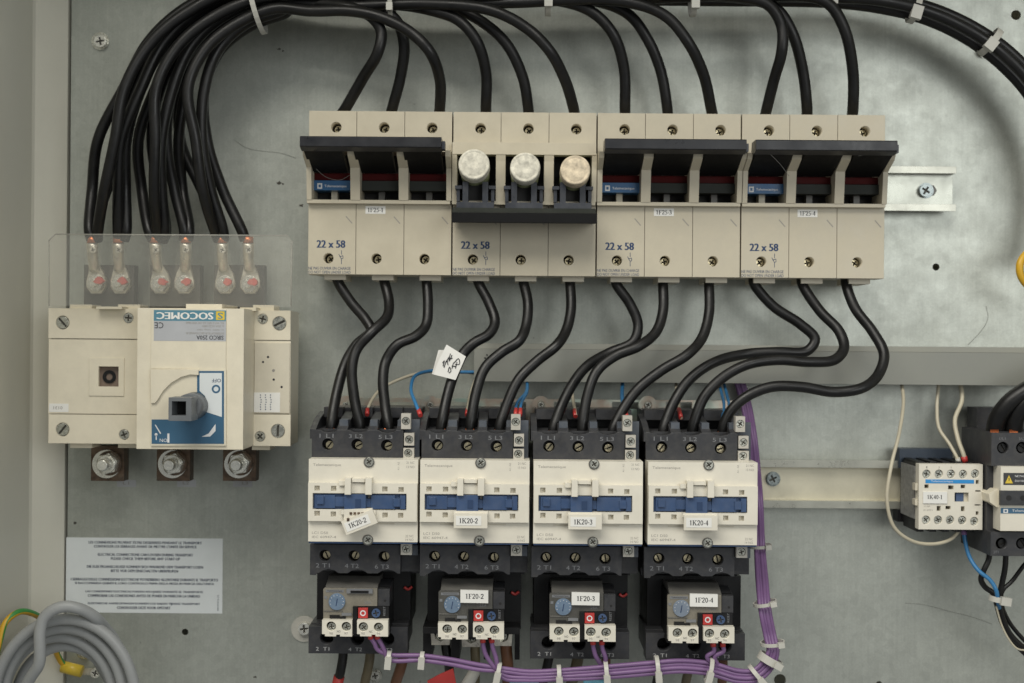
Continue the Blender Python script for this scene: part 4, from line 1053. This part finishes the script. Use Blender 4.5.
# lugs with clear sleeves
for i, (u, v) in enumerate(LUG):
    t = thing('cable_lug', '', 'cable lug', W(u, v, 27), 'ring lugs under the clear shield')
    t['label'] = ['leftmost ring lug with red marked nut under the clear shield', 'second ring lug from the left under the clear shield, red marked nut', 'left ring lug of the middle pair under the clear shield',
                  'right ring lug of the middle pair under the clear shield', 'left ring lug of the right pair under the clear shield', 'rightmost ring lug with red marked nut under the clear shield'][i]
    tilt = (-3, -1.5, -4, 1.5, -2.5, -1.5)[i]
    pl = pp([(u-3.6+tilt, 262), (u+3.6+tilt, 262), (u+7.5, 273), (u+9.6, 281), (u+9.6, 287), (u+5, 293.5), (u-5, 293.5), (u-9.6, 287), (u-9.6, 281), (u-7.5, 273)], 32)
    MB().plate(pl, [], 28, 32).build('tongue', 'lug', t)
    MB().tube([W(u+tilt*1.2, 242.5, 42), W(u+tilt, 258, 38), W(u+tilt*.6, 270, 33)], 4.4, 14, 4, r_end=3.6).build('barrel', 'lug', t)
    screw(MB(), u+tilt*1.1, 250, 3.2, 41, 46.5, 'cross').build('crimp', 'lug', t)
    MB().plate(pc(u-.5, v, 8.6, 34), [pc(u-.5, v, 3, 34)], 32.1, 34).build('washer', 'bright', t)
    c = W(u-1, v, 40); m2 = MB(); m2.ccyl(c.x, c.z, 6.2, 34, 40, 6, a0=i); m2.build('nut', 'bright', t)
    m2 = MB(); m2.ccyl(c.x-.8, c.z, 3.3, 40.1, 44, 16, 2.9); m2.build('stud', 'bright', t)
    rr = random.Random(i)
    bl = [(u+2.4+(4.6+rr.uniform(-1.4, 1.2))*math.cos(a_), v-2.2+(3.4+rr.uniform(-1, 1))*math.sin(a_)) for a_ in [k*2*PI/11 for k in range(11)]]
    MB().plate(pp(bl, 44), [], 40.2, 44.2).build('red_mark', 'pinkred', t)
    MB().tube([W(u+tilt*1.2, 243, 43), W(u+tilt*1.25, 237, 43)], 3.9, 12, 1).build('bare_strands', 'coppershine', t)
    sl = MB().tube([W(u+tilt*1.2, 237, 42), W(u+tilt, 256, 40), W(u+tilt*.4, 270, 38), W(u, 280, 37), W(u, 291, 36)], 5.6, 16, 4, caps=False, r_end=9.0)
    sl.build('clear_sleeve', 'sleeve', t)

# ================================================================== BLACK CABLES fuse -> contactor
E = [
 [(337, 279), (351, 302), (366, 320), (371, 331), (357, 344), (346, 362), (337, 392), (331, 428)],
 [(384, 279), (389, 302), (387, 317), (372, 332), (357, 349), (352, 368), (354, 396), (360, 427)],
 [(426.5, 279), (428, 304), (426, 325), (416, 336), (397, 345), (386, 361), (383, 380), (385, 405), (388.5, 428)],
 [(478, 281), (489, 303), (495, 322), (489, 334), (474, 343), (463, 354), (454, 374), (447, 397), (441, 429)],
 [(523.5, 281), (528, 304), (526, 326), (519, 341), (502, 352), (485, 368), (476, 393), (470, 429)],
 [(570, 281), (571, 309), (566, 331), (556, 346), (537, 361), (519, 379), (507, 404), (499, 430)],
 [(616, 283), (630, 304), (638, 325), (633, 342), (609, 353), (586, 367), (567, 394), (553, 431)],
 [(663, 283), (663, 311), (656, 332), (639, 346), (615, 356), (597, 371), (587, 397), (582, 432)],
 [(709, 283), (709, 313), (702, 338), (687, 355), (662, 370), (638, 389), (622, 411), (612, 433)],
 [(754, 283), (773, 306), (800, 324), (815, 339), (807, 351), (777, 352), (746, 354), (715, 362), (690, 379), (673, 404), (663, 432)],
 [(802, 283), (820, 311), (839, 331), (844, 348), (834, 360), (809, 362), (777, 360), (746, 365), (721, 379), (703, 399), (692, 432)],
 [(846, 283), (855, 308), (873, 332), (884, 354), (878, 375), (862, 388), (834, 392), (802, 387), (771, 387), (746, 397), (730, 412), (722, 432)]]
EH = [(50, 56, 60, 60, 62, 70, 80, 88), (50, 64, 72, 76, 78, 80, 84, 88)] + [(50, 62, 70, 74, 76, 80, 84, 86, 88)]*10
for d, path in enumerate(E):
    n_ = len(path); pts = [W(path[0][0], path[0][1]-8, 44)]
    pk = (60, 78, 72, 70, 74, 78, 58, 76, 80, 62, 84, 92)[d]
    for j, (u, v) in enumerate(path):
        f = j/(n_-1)
        h_ = bez(48, pk, min(1, f*2.2)) if f < .5 else bez(pk, 90, max(0, (f-.6)/.4))
        if d == 9 and j in (4, 5, 6): h_ -= 2
        pts.append(W(u, v, h_))
    pts.append(W(path[-1][0], path[-1][1]+9, 86))
    o = MB().tube(pts, 3.85, 14, 8).build('power_cable', 'rubber')
    tag(o, 'black cable curving from %s pole of %s down to the %s contactor' % (POSN[d % 3], CAR[d//3], ('leftmost', 'second', 'third', 'fourth')[d//3]), 'cable', 'black cables from the fuses to the contactors')
    m2 = MB(); p = W(path[-1][0], path[-1][1]-1, 92)
    if d in (0, 2, 3, 4, 5, 6, 8, 9, 11):
        for k in range(7):
            a = random.uniform(-3, 3); m2.tube([W(path[-1][0]+a*1.3, path[-1][1]-.5, 92), W(path[-1][0]+a*1.5, path[-1][1]+2+random.random(), 93.5)], .5, 6, 1)
        m2.build('bare_strands', 'coppershine', o)

# handwritten paper tag on a cable
t = thing('paper_tag', 'folded white paper tag with handwriting wrapped round a black cable', 'tag', W(452, 362, 84))
MB().plate(pp([(446.5, 344.5), (465.8, 356.5), (455.5, 380), (433.5, 374.5), (438, 362)], 86), [], 85.4, 85.8).build('paper', 'paper', t)
MB().plate(pp([(438.5, 350), (446.5, 350), (446, 377), (432, 374)], 78), [], 78.8, 79.2).build('back_fold', 'paper', t)
mb = MB()
for st_ in ([(443, 366), (444.5, 360.5), (442.5, 363)], [(444, 367.5), (447, 360), (448, 365)], [(446, 362.5), (449.5, 356.5), (449, 361.5), (452, 355)], [(450.5, 353.5), (449, 359.5), (452.5, 358)],
            [(448, 372), (449.5, 367), (451, 371), (449, 373)], [(452, 368.5), (453.5, 362.5)], [(451.8, 366), (455.5, 366.5)], [(455.5, 368.5), (457, 362)], [(454, 363), (458.5, 358.5), (459.5, 364), (455, 364.5)]):
    mb.tube([W(u, v, 86.0) for u, v in st_], .32, 5, 3)
mb.build('handwriting', 'blackink', t)

# ================================================================== small wires
def wire(name, label, cat, pts, r, m, group=None, fer=None, seg=8):
    o = MB().tube([W(*p) for p in pts], r, 10, seg).build(name, m); tag(o, label, cat, group)
    if fer:
        for (p, q_, fm) in fer: MB().tube([W(*p), W(*q_)], r*1.35, 10, 1).build('ferrule', fm, o)
    return o
G1 = 'control wires entering the contactors'
wire('control_wire', 'cream wire looping to the coil of the leftmost contactor', 'wire', [(480, 374, 25), (455, 371, 28), (425, 372, 34), (398, 380, 40), (380, 390, 48), (369, 406, 66), (367, 414, 74)], 1.2, 'whitewire', G1, [((367.5, 409, 70), (367, 415, 75), 'red')])
wire('control_wire', 'blue wire bending from the duct behind the paper tag to the leftmost contactor', 'wire', [(492, 372, 25), (460, 372, 32), (430, 371, 40), (415, 376, 48), (411, 388, 58), (415, 402, 78), (420, 414, 88)], 1.3, 'bluewire', G1, [((418.5, 410, 84), (420.5, 415.5, 90), 'red')])
wire('control_wire', 'pale wire beside the paper tagged cable at the second contactor', 'wire', [(480, 368, 20), (473, 386, 40), (469, 400, 62), (467, 414, 76)], 1.2, 'whitewire', G1, [((467.5, 409, 70), (467, 415, 77), 'red')])
for k, u in enumerate((521.5, 526)):
    wire('control_wire', '%s blue wire of the pair dropping into the second contactor' % ('left', 'right')[k], 'wire', [(527, 378, 20), (526-k*-1, 392, 50), (u-5, 404, 76), (u-6, 414, 88)], 1.1, 'bluewire', G1, [((u-5.5, 409, 84), (u-6, 415.5, 90), 'red')])
wire('control_wire', 'pale wire between the cables of the third contactor', 'wire', [(570, 378, 20), (572, 392, 45), (574, 405, 66), (576, 416, 80)], 1.2, 'whitewire', G1, [((574.5, 410, 72), (575.5, 416.5, 80), 'red')])
wire('control_wire', 'blue wire behind the right hand cable of the third contactor', 'wire', [(623, 380, 18), (622, 395, 45), (624, 408, 74), (627, 418, 88)], 1.5, 'bluewire', G1, [((625, 412, 82), (626.5, 418, 89), 'red')])
wire('control_wire', 'pale wire between the cables of the fourth contactor', 'wire', [(676, 384, 20), (677, 395, 50), (679, 406, 66), (681, 418, 80)], 1.2, 'whitewire', G1, [((679, 409, 70), (681, 418, 80), 'red')])
for k, u in enumerate((723, 728)):
    wire('control_wire', '%s blue wire of the pair above the fourth contactor' % ('left', 'right')[k], 'wire', [(u-4, 384, 20), (u-1, 395, 40), (u+1, 405, 56), (u-1, 420, 80)], 1.1, 'bluewire', G1)
G2 = 'cream wires at the small contactor'
wire('control_wire', 'long cream wire looping from the duct under the small contactor', 'wire', [(901, 380, 20), (903.5, 401, 40), (899, 434, 60), (891, 467, 72), (887, 500, 74), (894, 527, 72), (912, 541, 68), (934, 544, 62), (951, 539, 56), (959, 530, 52), (960, 524, 48)], 1.35, 'whitewire', G2)
wire('control_wire', 'cream wire entering the top of the small contactor, no red end', 'wire', [(939, 380, 20), (937, 408, 28), (939, 428, 34), (950, 445, 42), (958, 460, 48), (960, 467, 46)], 1.35, 'whitewire', G2, [((957.5, 458, 48), (959.5, 465, 47), 'tie')])
wire('control_wire', 'cream wire with red ferrule entering the top of the small contactor', 'wire', [(960, 380, 20), (962, 400, 28), (955, 420, 34), (958, 439, 42), (964.5, 458, 48), (965, 466, 46)], 1.7, 'whitewire', G2, [((964, 456.5, 48), (965.5, 463, 47.5), 'red')])

# purple bundle
PG = 'purple wires of the relay contacts'
STARTS = [(370.5, 0), (377, 0), (482.5, 1), (491.5, 1), (592.7, 2), (601.5, 2), (713, 3), (722.5, 3)]
REF = [(389, 657), (422, 658), (452, 662), (478, 667), (503, 673), (528, 676), (559, 675), (606, 672), (654, 668), (682, 666), (712, 669), (738, 676), (756, 675), (768, 664), (773, 651), (770, 636), (765, 610), (762, 580), (759.5, 545), (757.5, 500), (755, 470), (752, 440), (746, 405), (739, 380)]
REFH = lambda u, v: 100 if v > 640 else (96 if v > 600 else (80 if v > 560 else (60 if v > 480 else (34 if v > 420 else 16))))
for i, (u, rk) in enumerate(STARTS):
    row = (i % 4)-1.5; dep = (i//4)
    join = {0: 389, 1: 503, 2: 606, 3: 728}[rk]
    v0 = (637.5, 641, 643, 645)[rk]
    right = 8+rk*4
    pts = [W(u, v0, 103), W(u+(4 if rk == 0 else 1), v0+6, 103)]
    if rk == 0: pts.append(W(u+7, v0+12, 102))
    elif rk == 3: pts.append(W(u-6-(i == 7)*2, v0+12, 102))
    else: pts.append(W(u+4, v0+15, 102))
    spread = lambda j: (2.5 if REF[j][0] < 500 and REF[j][1] > 600 else 3.7)
    for j, (a, b) in enumerate(REF):
        if j < 12 and a < (join-8 if rk else 380): continue
        if rk == 3 and j < 11: continue
        # direction normal
        p0 = REF[max(0, j-1)]; p1 = REF[min(len(REF)-1, j+1)]
        dx, dy = p1[0]-p0[0], p1[1]-p0[1]; L_ = math.hypot(dx, dy); nx, ny = -dy/L_, dx/L_
        if a < 500: off = (-2.4, 2.4)[i % 2] if i < 2 else 0
        elif a < 600 and j < 12: off = (-4.6, -1.6, 1.6, 4.4)[i] if i < 4 else 0
        else: off = row*(3.6 if b > 655 else (2.9 if b > 560 else 2.4))
        if a < 600 and j < 12 and i < 4: dd = 0
        else: dd = dep*4.2 + (i % 2)*.8
        pts.append(W(a+nx*off, b+ny*off, REFH(a, b)-dd))
    o = MB().tube(pts, 1.62, 10, 8).build('purple_wire', 'purple')
    tag(o, 'purple wire from the %s red ferrule of the %s overload relay' % (('left', 'right')[i % 2], ('first', 'second', 'third', 'fourth')[rk]), 'wire', PG)
    MB().tube([W(u, v0-3, 103), W(u+.4, v0+1.6, 103)], 2.0, 10, 1).build('ferrule', 'red', o)

# cable ties
def tie(u, v, h, ang, r, label, head=1, hw=4.6, m='tie', hs=1.0, wd=3.0):
    """strap round a bundle running at angle ang (deg, image plane)"""
    t = thing('cable_tie', label, 'cable tie', W(u, v, h), 'white cable ties')
    c = W(u, v, h); a = math.radians(ang); ax = Vector((math.cos(a), 0, -math.sin(a))); nn = Vector((math.sin(a), 0, math.cos(a))); yy = Vector((0, -1, 0))
    n = 28; vs = []; fs = []
    for k in range(n):
        b = 2*PI*k/n
        for rr, s_ in ((r, -1), (r+1.0, -1), (r+1.0, 1), (r, 1)):
            vs.append(c + (nn*math.cos(b)+yy*math.sin(b))*rr + ax*(s_*wd/2))
    for k in range(n):
        j = (k+1) % n
        for e in range(4): fs.append((k*4+e, k*4+(e+1) % 4, j*4+(e+1) % 4, j*4+e))
    MB().add(vs, fs).build('strap', m, t)
    hc = c - nn*(r*.55)*head + yy*(r+1.0)
    vs = [hc + ax*(sx*hw/2) + nn*(sn*hw*hs*.62) + yy*(sy*2.2) for sy in (-1, 1) for sn in (-1, 1) for sx in (-1, 1)]
    MB().add(vs, [(0,1,3,2), (4,6,7,5), (0,4,5,1), (2,3,7,6), (0,2,6,4), (1,5,7,3)]).build('lock', m, t)
    return t
tie(389, 658, 100, 5, 4.2, 'white tie at the left end of the purple wires under the first relay', hs=1.5)
tie(422, 658.5, 100, 4, 4.0, 'white tie on the purple wires between first and second relay', hs=1.4)
tie(498, 671.5, 100, 12, 5.6, 'white tie on the purple wires right of the second relay ferrules', hs=1.4)
tie(559, 675, 100, -2, 6.2, 'white tie on the purple wires below the left of the third relay', hs=1.3)
tie(606, 672, 100, -4, 7.2, 'white tie on the purple wires below the right of the third relay', hs=1.3)
tie(657, 668, 100, -4, 7.8, 'white tie on the purple wires below the left of the fourth relay', hs=1.3)
tie(709, 669, 100, 14, 7.6, 'white tie on the purple wires where the fourth relay wires join', hs=1.5)
tie(757, 675, 98, -40, 8.0, 'white tie on the corner of the purple bundle, just left of the bend', hs=1.3)
tie(770, 660, 98, -62, 8.2, 'thick white tie on the bend of the purple bundle at bottom right', wd=5.5)
tie(772.5, 643, 97, -96, 7.8, 'white tie just above the bend of the purple bundle', hw=3.6, wd=2.4)
tie(765, 603, 94, -102, 7.6, 'white tie with loose loop halfway up the vertical purple bundle', hw=3.6, wd=2.4)
tie(760.5, 546, 60, -94, 7.4, 'white tie on the vertical purple bundle beside the last contactor', hw=3.4, wd=2.2)
tie(257, 6, 62, -14, 20, 'long white tie round the thick black bundle at the top of the arch', wd=3.6, head=-1)
tie(392, 0, 60, 0, 18, 'white tie at the frame top above the first fuse carrier', wd=3.2)
tie(548, -3, 60, 0, 13, 'white tie at the frame top between second and third fuse carrier', wd=4, hw=6)
tie(693, -1, 60, 0, 12, 'white tie at the frame top above the third fuse carrier', wd=4, hw=6)
tie(914, 9, 50, 16, 10, 'white tie with square lock on the right arc, nearer the frame top', hw=8, wd=4.5)
tie(990, 42, 50, 38, 10.5, 'white tie with square lock on the right arc beside the plate screw', hw=8, wd=5, hs=.9)
tie(830, -4, 55, 0, 9, 'white tie at the frame top above the last fuse carrier', wd=4, hw=6)

# outgoing cables under the relays
OG = 'outgoing cables below the relays'
def outc(u0, v0, u1, v1, m, lab, r=3.5, h0=58, h1=52):
    u2 = u1+(u1-u0)*.9
    o = MB().tube([W(u0, v0-14, h0), W(u0, v0, h0), W((u0+u1)/2+.5, (v0+v1)/2, h0), W(u1, v1, h1), W(u2, v1+26, h1-4), W(u2-2, v1+70, h1-6)], r, 12, 6).build('outgoing_cable', m)
    tag(o, lab, 'cable', OG); return o
oc = outc(343, 656, 338, 682, 'rubber', 'black outgoing cable under the left of the first relay')
MB().tube([W(339.3, 676, 54), W(336, 690, 53)], 4.1, 12, 1).build('red_sleeve', 'red', oc)
outc(370, 656, 365, 682, 'olivewire', 'olive outgoing cable under the middle of the first relay')
outc(403, 658, 396, 682, 'brownwire', 'brown outgoing cable under the right of the first relay', 4.0)
outc(446, 648, 450, 676, 'rubber', 'black outgoing cable under the left clamp of the second relay')
outc(475, 648, 475, 682, 'olivewire', 'olive outgoing cable under the middle clamp of the second relay')
outc(506, 646, 508, 682, 'brownwire', 'brown outgoing cable under the right clamp of the second relay', 4.3)
outc(549, 656, 543, 682, 'rubber', 'black outgoing cable under the left of the third relay')
outc(578, 657, 572, 682, 'olivewire', 'olive outgoing cable under the middle of the third relay', 4.2)
outc(606, 657, 604, 682, 'brownwire', 'brown outgoing cable under the right of the third relay')
outc(661, 658, 657, 682, 'rubber', 'black outgoing cable under the left of the fourth relay')
outc(690, 658, 686, 682, 'olivewire', 'olive outgoing cable under the middle of the fourth relay')
outc(723, 658, 722, 682, 'brownwire', 'brown outgoing cable under the right of the fourth relay')
o = MB().tube([W(476, 669, 74), W(471, 678, 74), W(463, 692, 74), W(455, 720, 72)], 4.4, 12, 6).build('white_sleeve', 'tie'); tag(o, 'white plastic sleeve end below the purple wires of the second relay', 'sleeve')
o = MB().plate(pp([(427, 682), (440, 675), (453, 669.5), (457, 690), (458, 702), (432, 702)], 82), [], 78, 79.5).build('red_tape', 'red'); tag(o, 'crumpled red tape at the bottom edge under the second relay', 'tape')
for lab, u0, u1 in (('pale blue sleeve at the bottom edge between second and third relay', 511, 537), ('pale blue sleeve at the bottom edge below the third relay', 585, 604)):
    o = MB().tube([W(u0, 683, 76), W((u0+u1)/2, 681, 78), W(u1, 685, 76)], 3.6, 12, 5).build('blue_sleeve', mat('pale_blue', (.16, .42, .55), .5)); tag(o, lab, 'sleeve', 'pale blue sleeves')

# ================================================================== SMALL CONTACTOR
t = thing('small_contactor', 'small cream and black contactor marked 1K40-1 with grey side plate', 'contactor', W(950, 497, 8))
HA = 65
c0 = W(918.8, 496, HA).x; c1 = W(982.6, 496, HA).x; q = lambda v, h: W(950, v, h).z
MB().xbox(c0+1, c1-1, q(529, HA), q(465, HA), 17, HA-8).build('body', 'black', t)
for k in range(5):
    MB().xbox(c0+2+k*9.4, c0+7+k*9.4, q(467, HA), q(461.5, HA-12), 22, HA-10).build('terminal_fin', 'black', t)
    MB().xbox(c0+2+k*9.4, c0+7+k*9.4, q(532, HA-10), q(526, HA-10), 22, HA-10).build('terminal_fin', 'black', t)
MB().xbox(c0-.2, c0+.9, q(521, HA), q(468, HA), 22, HA-10).build('side_plate', mat('side_plate_grey', (.27, .27, .26), .5, var=.5, scale=300), t)
MB().xbox(c0-1, c0+40, q(468, 20), q(449, 20), 9, 21).build('rail_foot', mat('navy_foot', (.035, .05, .075), .5), t)
MB().xbox(c0-2, c0+10, q(522, 20), q(510, 20), 9, 21).build('rail_foot', 'black', t)
ss = [(926.7, 474), (939, 474), (951.2, 474), (963.2, 474.2), (975.3, 473.8), (926.2, 520), (938.2, 520), (950.2, 520), (962.4, 520.3), (974.4, 521.3)]
wn = [(924.5, 484.5, 928.8, 488.2), (948.2, 485.5, 953.6, 489.4), (960.8, 484.8, 965.2, 488.4), (936.8, 506, 940.6, 511), (945.6, 506, 950.6, 509.4), (961, 506.4, 964.6, 511.4), (975.8, 480, 978.8, 484), (975.4, 490.3, 980.6, 491.8), (974.6, 504.4, 980.6, 505.6), (975.8, 511.4, 978.6, 515)]
wn = [(a, b, c_, d_) for a, b, c_, d_ in wn]
MB().plate(pr(918.8, 464.2, 982.6, 529.6, HA), [pc(u, v, 4.4, HA) for u, v in ss]+[pr(*w_, HA) for w_ in wn]+[pr(954.6, 492.6, 968.6, 501.8, HA)], HA-8, HA).build('front_cover', 'cream', t)
for u, v in ss: screw(MB(), u-.5, v, 3.6, HA-7.9, HA-1.6).build('terminal_screw', 'zinc', t)
MB().box(925.5, 479.6, 974, 483.4, HA, HA+.2).build('brand_strip', mat('bright_logo_blue', (.02, .26, .62), .4), t)
text('Telemecanique', 942, 481.5, HA+.25, 22, 2.4, 'whiteink', t, name='brand_lettering')
MB().box(956, 493.4, 963.5, 501.4, HA-7.9, HA-2).build('slider', 'blue', t)
MB().box(963.6, 493.4, 968.2, 501.4, HA-7.9, HA-3).build('slider_end', 'ivory_dull', t)
ml = MB().box(923.2, 491.8, 947.2, 503.4, HA, HA+1).build('marker_label', 'paper', t)
stext('1K40-1', 934.8, 497, HA+1.05, 15.5, 3.9, 'blackink', ml)
text('LC1 K09', 927, 506.4, HA, 6, 1.6, 'greyink', t, name='type_lettering'); text('IEC 60947-4', 928, 510, HA, 9, 1.6, 'greyink', t, name='type_lettering')
for u, s_ in ((926.7, '1'), (939, '3'), (951.2, '5')): text(s_, u, 467.3, HA, 1.4, 2, 'greyink', t, name='terminal_lettering')
mb = MB()
for a, b in ((484, 491), (500, 506)): mb.xbox(c0-2.0, c0-.1, q(b, HA), q(a, HA), HA-9, HA-2)
mb.build('side_catch', 'ivory_dull', t)

# ================================================================== BIG CONTACTOR AT THE FRAME EDGE
t = thing('large_contactor', 'large charcoal contactor with cream front and warning triangle, cut by the right frame edge', 'contactor', W(1030, 500, 8))
HB_ = 78; xl = W(991, 490, HB_).x; q = lambda v, h: W(1005, v, h).z; XR = xl+74
MB().xbox(xl, XR, q(556, HB_), q(432.5, HB_), 17, HB_-8).build('body', 'charcoal', t)
tb = MB().plate([(xl, q(466, HB_)), (XR, q(466, HB_)), (XR, q(433, HB_)), (xl, q(433, HB_))], [pc(u, 447.8, 6.0, HB_) for u in (1003, 1022, 1041)], HB_-8, HB_); tb.build('terminal_block', 'charcoal', t)
tb = MB().plate([(xl, q(556, HB_)), (XR, q(556, HB_)), (XR, q(532, HB_)), (xl, q(532, HB_))], [pc(u, 543.5, 6.0, HB_) for u in (1001.5, 1022, 1041)], HB_-8, HB_); tb.build('terminal_block', 'charcoal', t)
for v in (447.8, 543.5):
    for u in (1002.5, 1022): screw(MB(), u, v, 4.5, HB_-7.9, HB_-4, 'slot').build('terminal_screw', 'black', t)
MB().box(1000.5, 466.8, 1064, 531.2, HB_-7.9, HB_+6).build('front_cover', 'cream', t)
MB().box(1003.5, 473, 1040, 485, HB_+6, HB_+6.2).build('warning_label', 'charcoal', t)
MB().plate(pp([(1005.2, 483.4), (1013, 483.4), (1009, 475.2)], HB_+6.4), [], HB_+6.2, HB_+6.35).build('warning_triangle', 'yellow', t)
MB().plate(pp([(1008.6, 478), (1009.6, 478), (1009.3, 481), (1008.8, 481)], HB_+6.4), [], HB_+6.36, HB_+6.42).build('warning_mark', 'blackink', t)
text('NE PAS MANOEUVRER', 1030, 476.2, HB_+6.25, 30, 2, 'whiteink', t, name='warning_lettering'); text('DO NOT OPERATE', 1028, 481, HB_+6.25, 26, 2, 'whiteink', t, name='warning_lettering')
sl = MB().box(1000.3, 491, 1064, 505.5, HB_+6, HB_+8.5).build('slider', 'charcoal', t)
for u in (1009, 1023): MB().cyl(u, 498, 2.6, HB_+8.5, HB_+8.8, 14).build('slider_hole', 'dark', sl)
MB().box(1000.8, 508.2, 1064, 513.6, HB_+6, HB_+6.3).build('brand_strip', 'panelblue', t)
text('Telemecanique', 1026, 511, HB_+6.35, 28, 3, 'whiteink', t, name='brand_lettering')
MB().plate(pr(1003.4, 509, 1008, 513, HB_+6.35), [pr(1004.6, 510, 1006.8, 512, HB_+6.35)], HB_+6.31, HB_+6.36).build('brand_mark', 'whiteink', t)
MB().plate(pp([(988, 494), (994, 489), (1000.4, 489), (1000.4, 507), (996, 507), (989, 502)], HB_), [], HB_-18, HB_+2).build('side_lug', 'ivory', t)
text('1/L1', 1002.5, 438.6, HB_, 6, 2.6, 'paleink', t, name='terminal_lettering'); text('3/L2', 1022, 438.8, HB_, 6, 2.6, 'paleink', t, name='terminal_lettering')
text('2/T1', 996, 552, HB_, 5, 2.6, 'paleink', t, name='terminal_lettering')
MB().box(977, 408, 1030, 431, 9, 30).build('rear_foot', 'charcoal', t)
TG = 'thick black cables into the large contactor'
for k, (lab, pth) in enumerate((('thick black cable entering the left pole of the large contactor', [(994, 434, 62), (998, 418, 66), (1010, 402, 70), (1036, 384, 72), (1070, 362, 70)]),
                 ('thick black cable entering the middle pole of the large contactor', [(1013, 434, 64), (1016, 416, 68), (1027, 402, 72), (1050, 386, 76), (1080, 366, 72)]))):
    o = MB().tube([W(*p) for p in pth], 6.4, 16, 8).build('power_cable', 'rubber'); tag(o, lab, 'cable', TG)
    mb = MB()
    for kk in range(8): mb.tube([W(pth[0][0]-3+kk, 430, 70), W(pth[0][0]-3.5+kk*1.1, 434.5, 73)], .6, 6, 1)
    mb.build('bare_strands', 'coppershine', o)
LG = 'wires leaving the large contactor'
wire('outgoing_wire', 'black wire looping out from the left foot of the large contactor', 'wire', [(990, 548, 60), (988.5, 560, 60), (984, 570, 60), (981, 579, 58), (985, 587, 56), (994, 594, 56), (997, 605, 54), (1003, 624, 52), (1014, 642, 50), (1032, 660, 48)], 2.1, 'rubber', LG)
wire('outgoing_wire', 'straight black wire dropping from the middle of the large contactor', 'wire', [(1006, 548, 60), (1005, 568, 60), (1001, 588, 58), (999, 600, 57), (1002, 616, 56), (1010, 634, 54), (1028, 652, 52)], 2.1, 'rubber', LG)
wire('outgoing_wire', 'thin black wire coming in from the right frame edge to the tied wires', 'wire', [(1040, 548, 60), (1025, 564, 60), (1012, 581, 58), (1003, 590, 58), (1001, 600, 56), (1008, 620, 50), (1022, 638, 48), (1040, 655, 48)], 1.6, 'rubber', LG)
wire('outgoing_wire', 'blue wire from the small contactor joining the tied black wires', 'wire', [(963.5, 526, 48), (965, 541, 50), (970, 558, 54), (979, 571, 60), (990, 580, 64), (996, 590, 66), (998, 602, 62), (1004, 622, 46), (1013, 638, 48), (1020, 645, 52), (1034, 655, 52)], 1.55, 'bluewire', LG, [((963.5, 529, 49), (964.2, 535, 50), 'purple')])
wire('outgoing_wire', 'cream wire thread in the tied wires at lower right', 'wire', [(996, 606, 60), (1002, 626, 58), (1010, 641, 58), (1018, 649, 58), (1034, 650, 56)], .7, 'whitewire', LG)
tie(998, 599, 60, -82, 5.6, 'white tie round the wires below the large contactor', hw=6, wd=4)
# earth wire at the right edge
wire('earth_wire', 'green and yellow wire curving at the right frame edge', 'wire', [(1040, 246, 40), (1026, 254, 42), (1020, 264, 44), (1021, 276, 44), (1030, 288, 42), (1046, 296, 40)], 2.8, 'earth')

# ================================================================== GREY COIL AND EARTH WIRE, LOWER LEFT
pts = []
NL = 4.25
for k in range(int(NL*18)+1):
    a = math.radians(215 - k*20); f = k/(NL*18)
    ru = 72 - 31*f; rv = 86 - 38*f
    cu_, cv_ = 64+4*math.sin(f*9), 702
    pts.append(W(cu_+ru*math.cos(a), cv_-rv*math.sin(a), 86-34*f+4*math.sin(k*.35)))
o = MB().tube(pts, 4.0, 16, 4).build('cable_coil', 'greywire'); tag(o, 'coil of thick grey cable hanging at the lower left of the cabinet', 'cable')
tl = [(122, 655, 60), (113, 638, 66), (104, 627, 76), (96, 618, 86), (87, 612, 91), (77, 608, 95), (65, 606.5, 97), (53, 610, 98), (44, 618, 99), (40, 632, 100), (40, 650, 100), (39, 664, 99), (31, 677, 96), (18, 700, 90)]
o = MB().tube([W(*p) for p in tl], 4.1, 16, 6).build('wrapping_cable', 'greywire'); tag(o, 'grey cable end wrapped once over the grey coil', 'cable')
o = MB().tube([W(*p) for p in [(92, 640, 40), (96, 655, 40), (104, 670, 42), (116, 690, 44), (126, 720, 44)]], 4.5, 14, 6).build('tail_cable', 'greywire'); tag(o, 'grey cable tail slanting inside the coil beside the zinc screw', 'cable')
t = thing('earth_wire', 'green and yellow wire with yellow lug behind the grey coil', 'wire', W(62, 683, 0))
MB().tube([W(*p) for p in [(-6, 668, 90), (0, 640, 88), (6, 622, 84), (19, 612, 76), (36, 615, 60), (47, 627, 40), (54, 646, 24), (60, 660, 14), (66, 668, 10)]], 2.3, 12, 8).build('wire', 'earth', t)
MB().tube([W(62, 666.5, 10), W(82, 671.5, 10)], 4.6, 16, 1).build('lug_sleeve', 'yellow', t)
MB().box(82, 669, 92, 675, 4, 7).build('lug_tongue', 'lug', t)
screw(MB(), 95, 673.5, 4.8, 2, 10).build('lug_screw', 'bright', t)
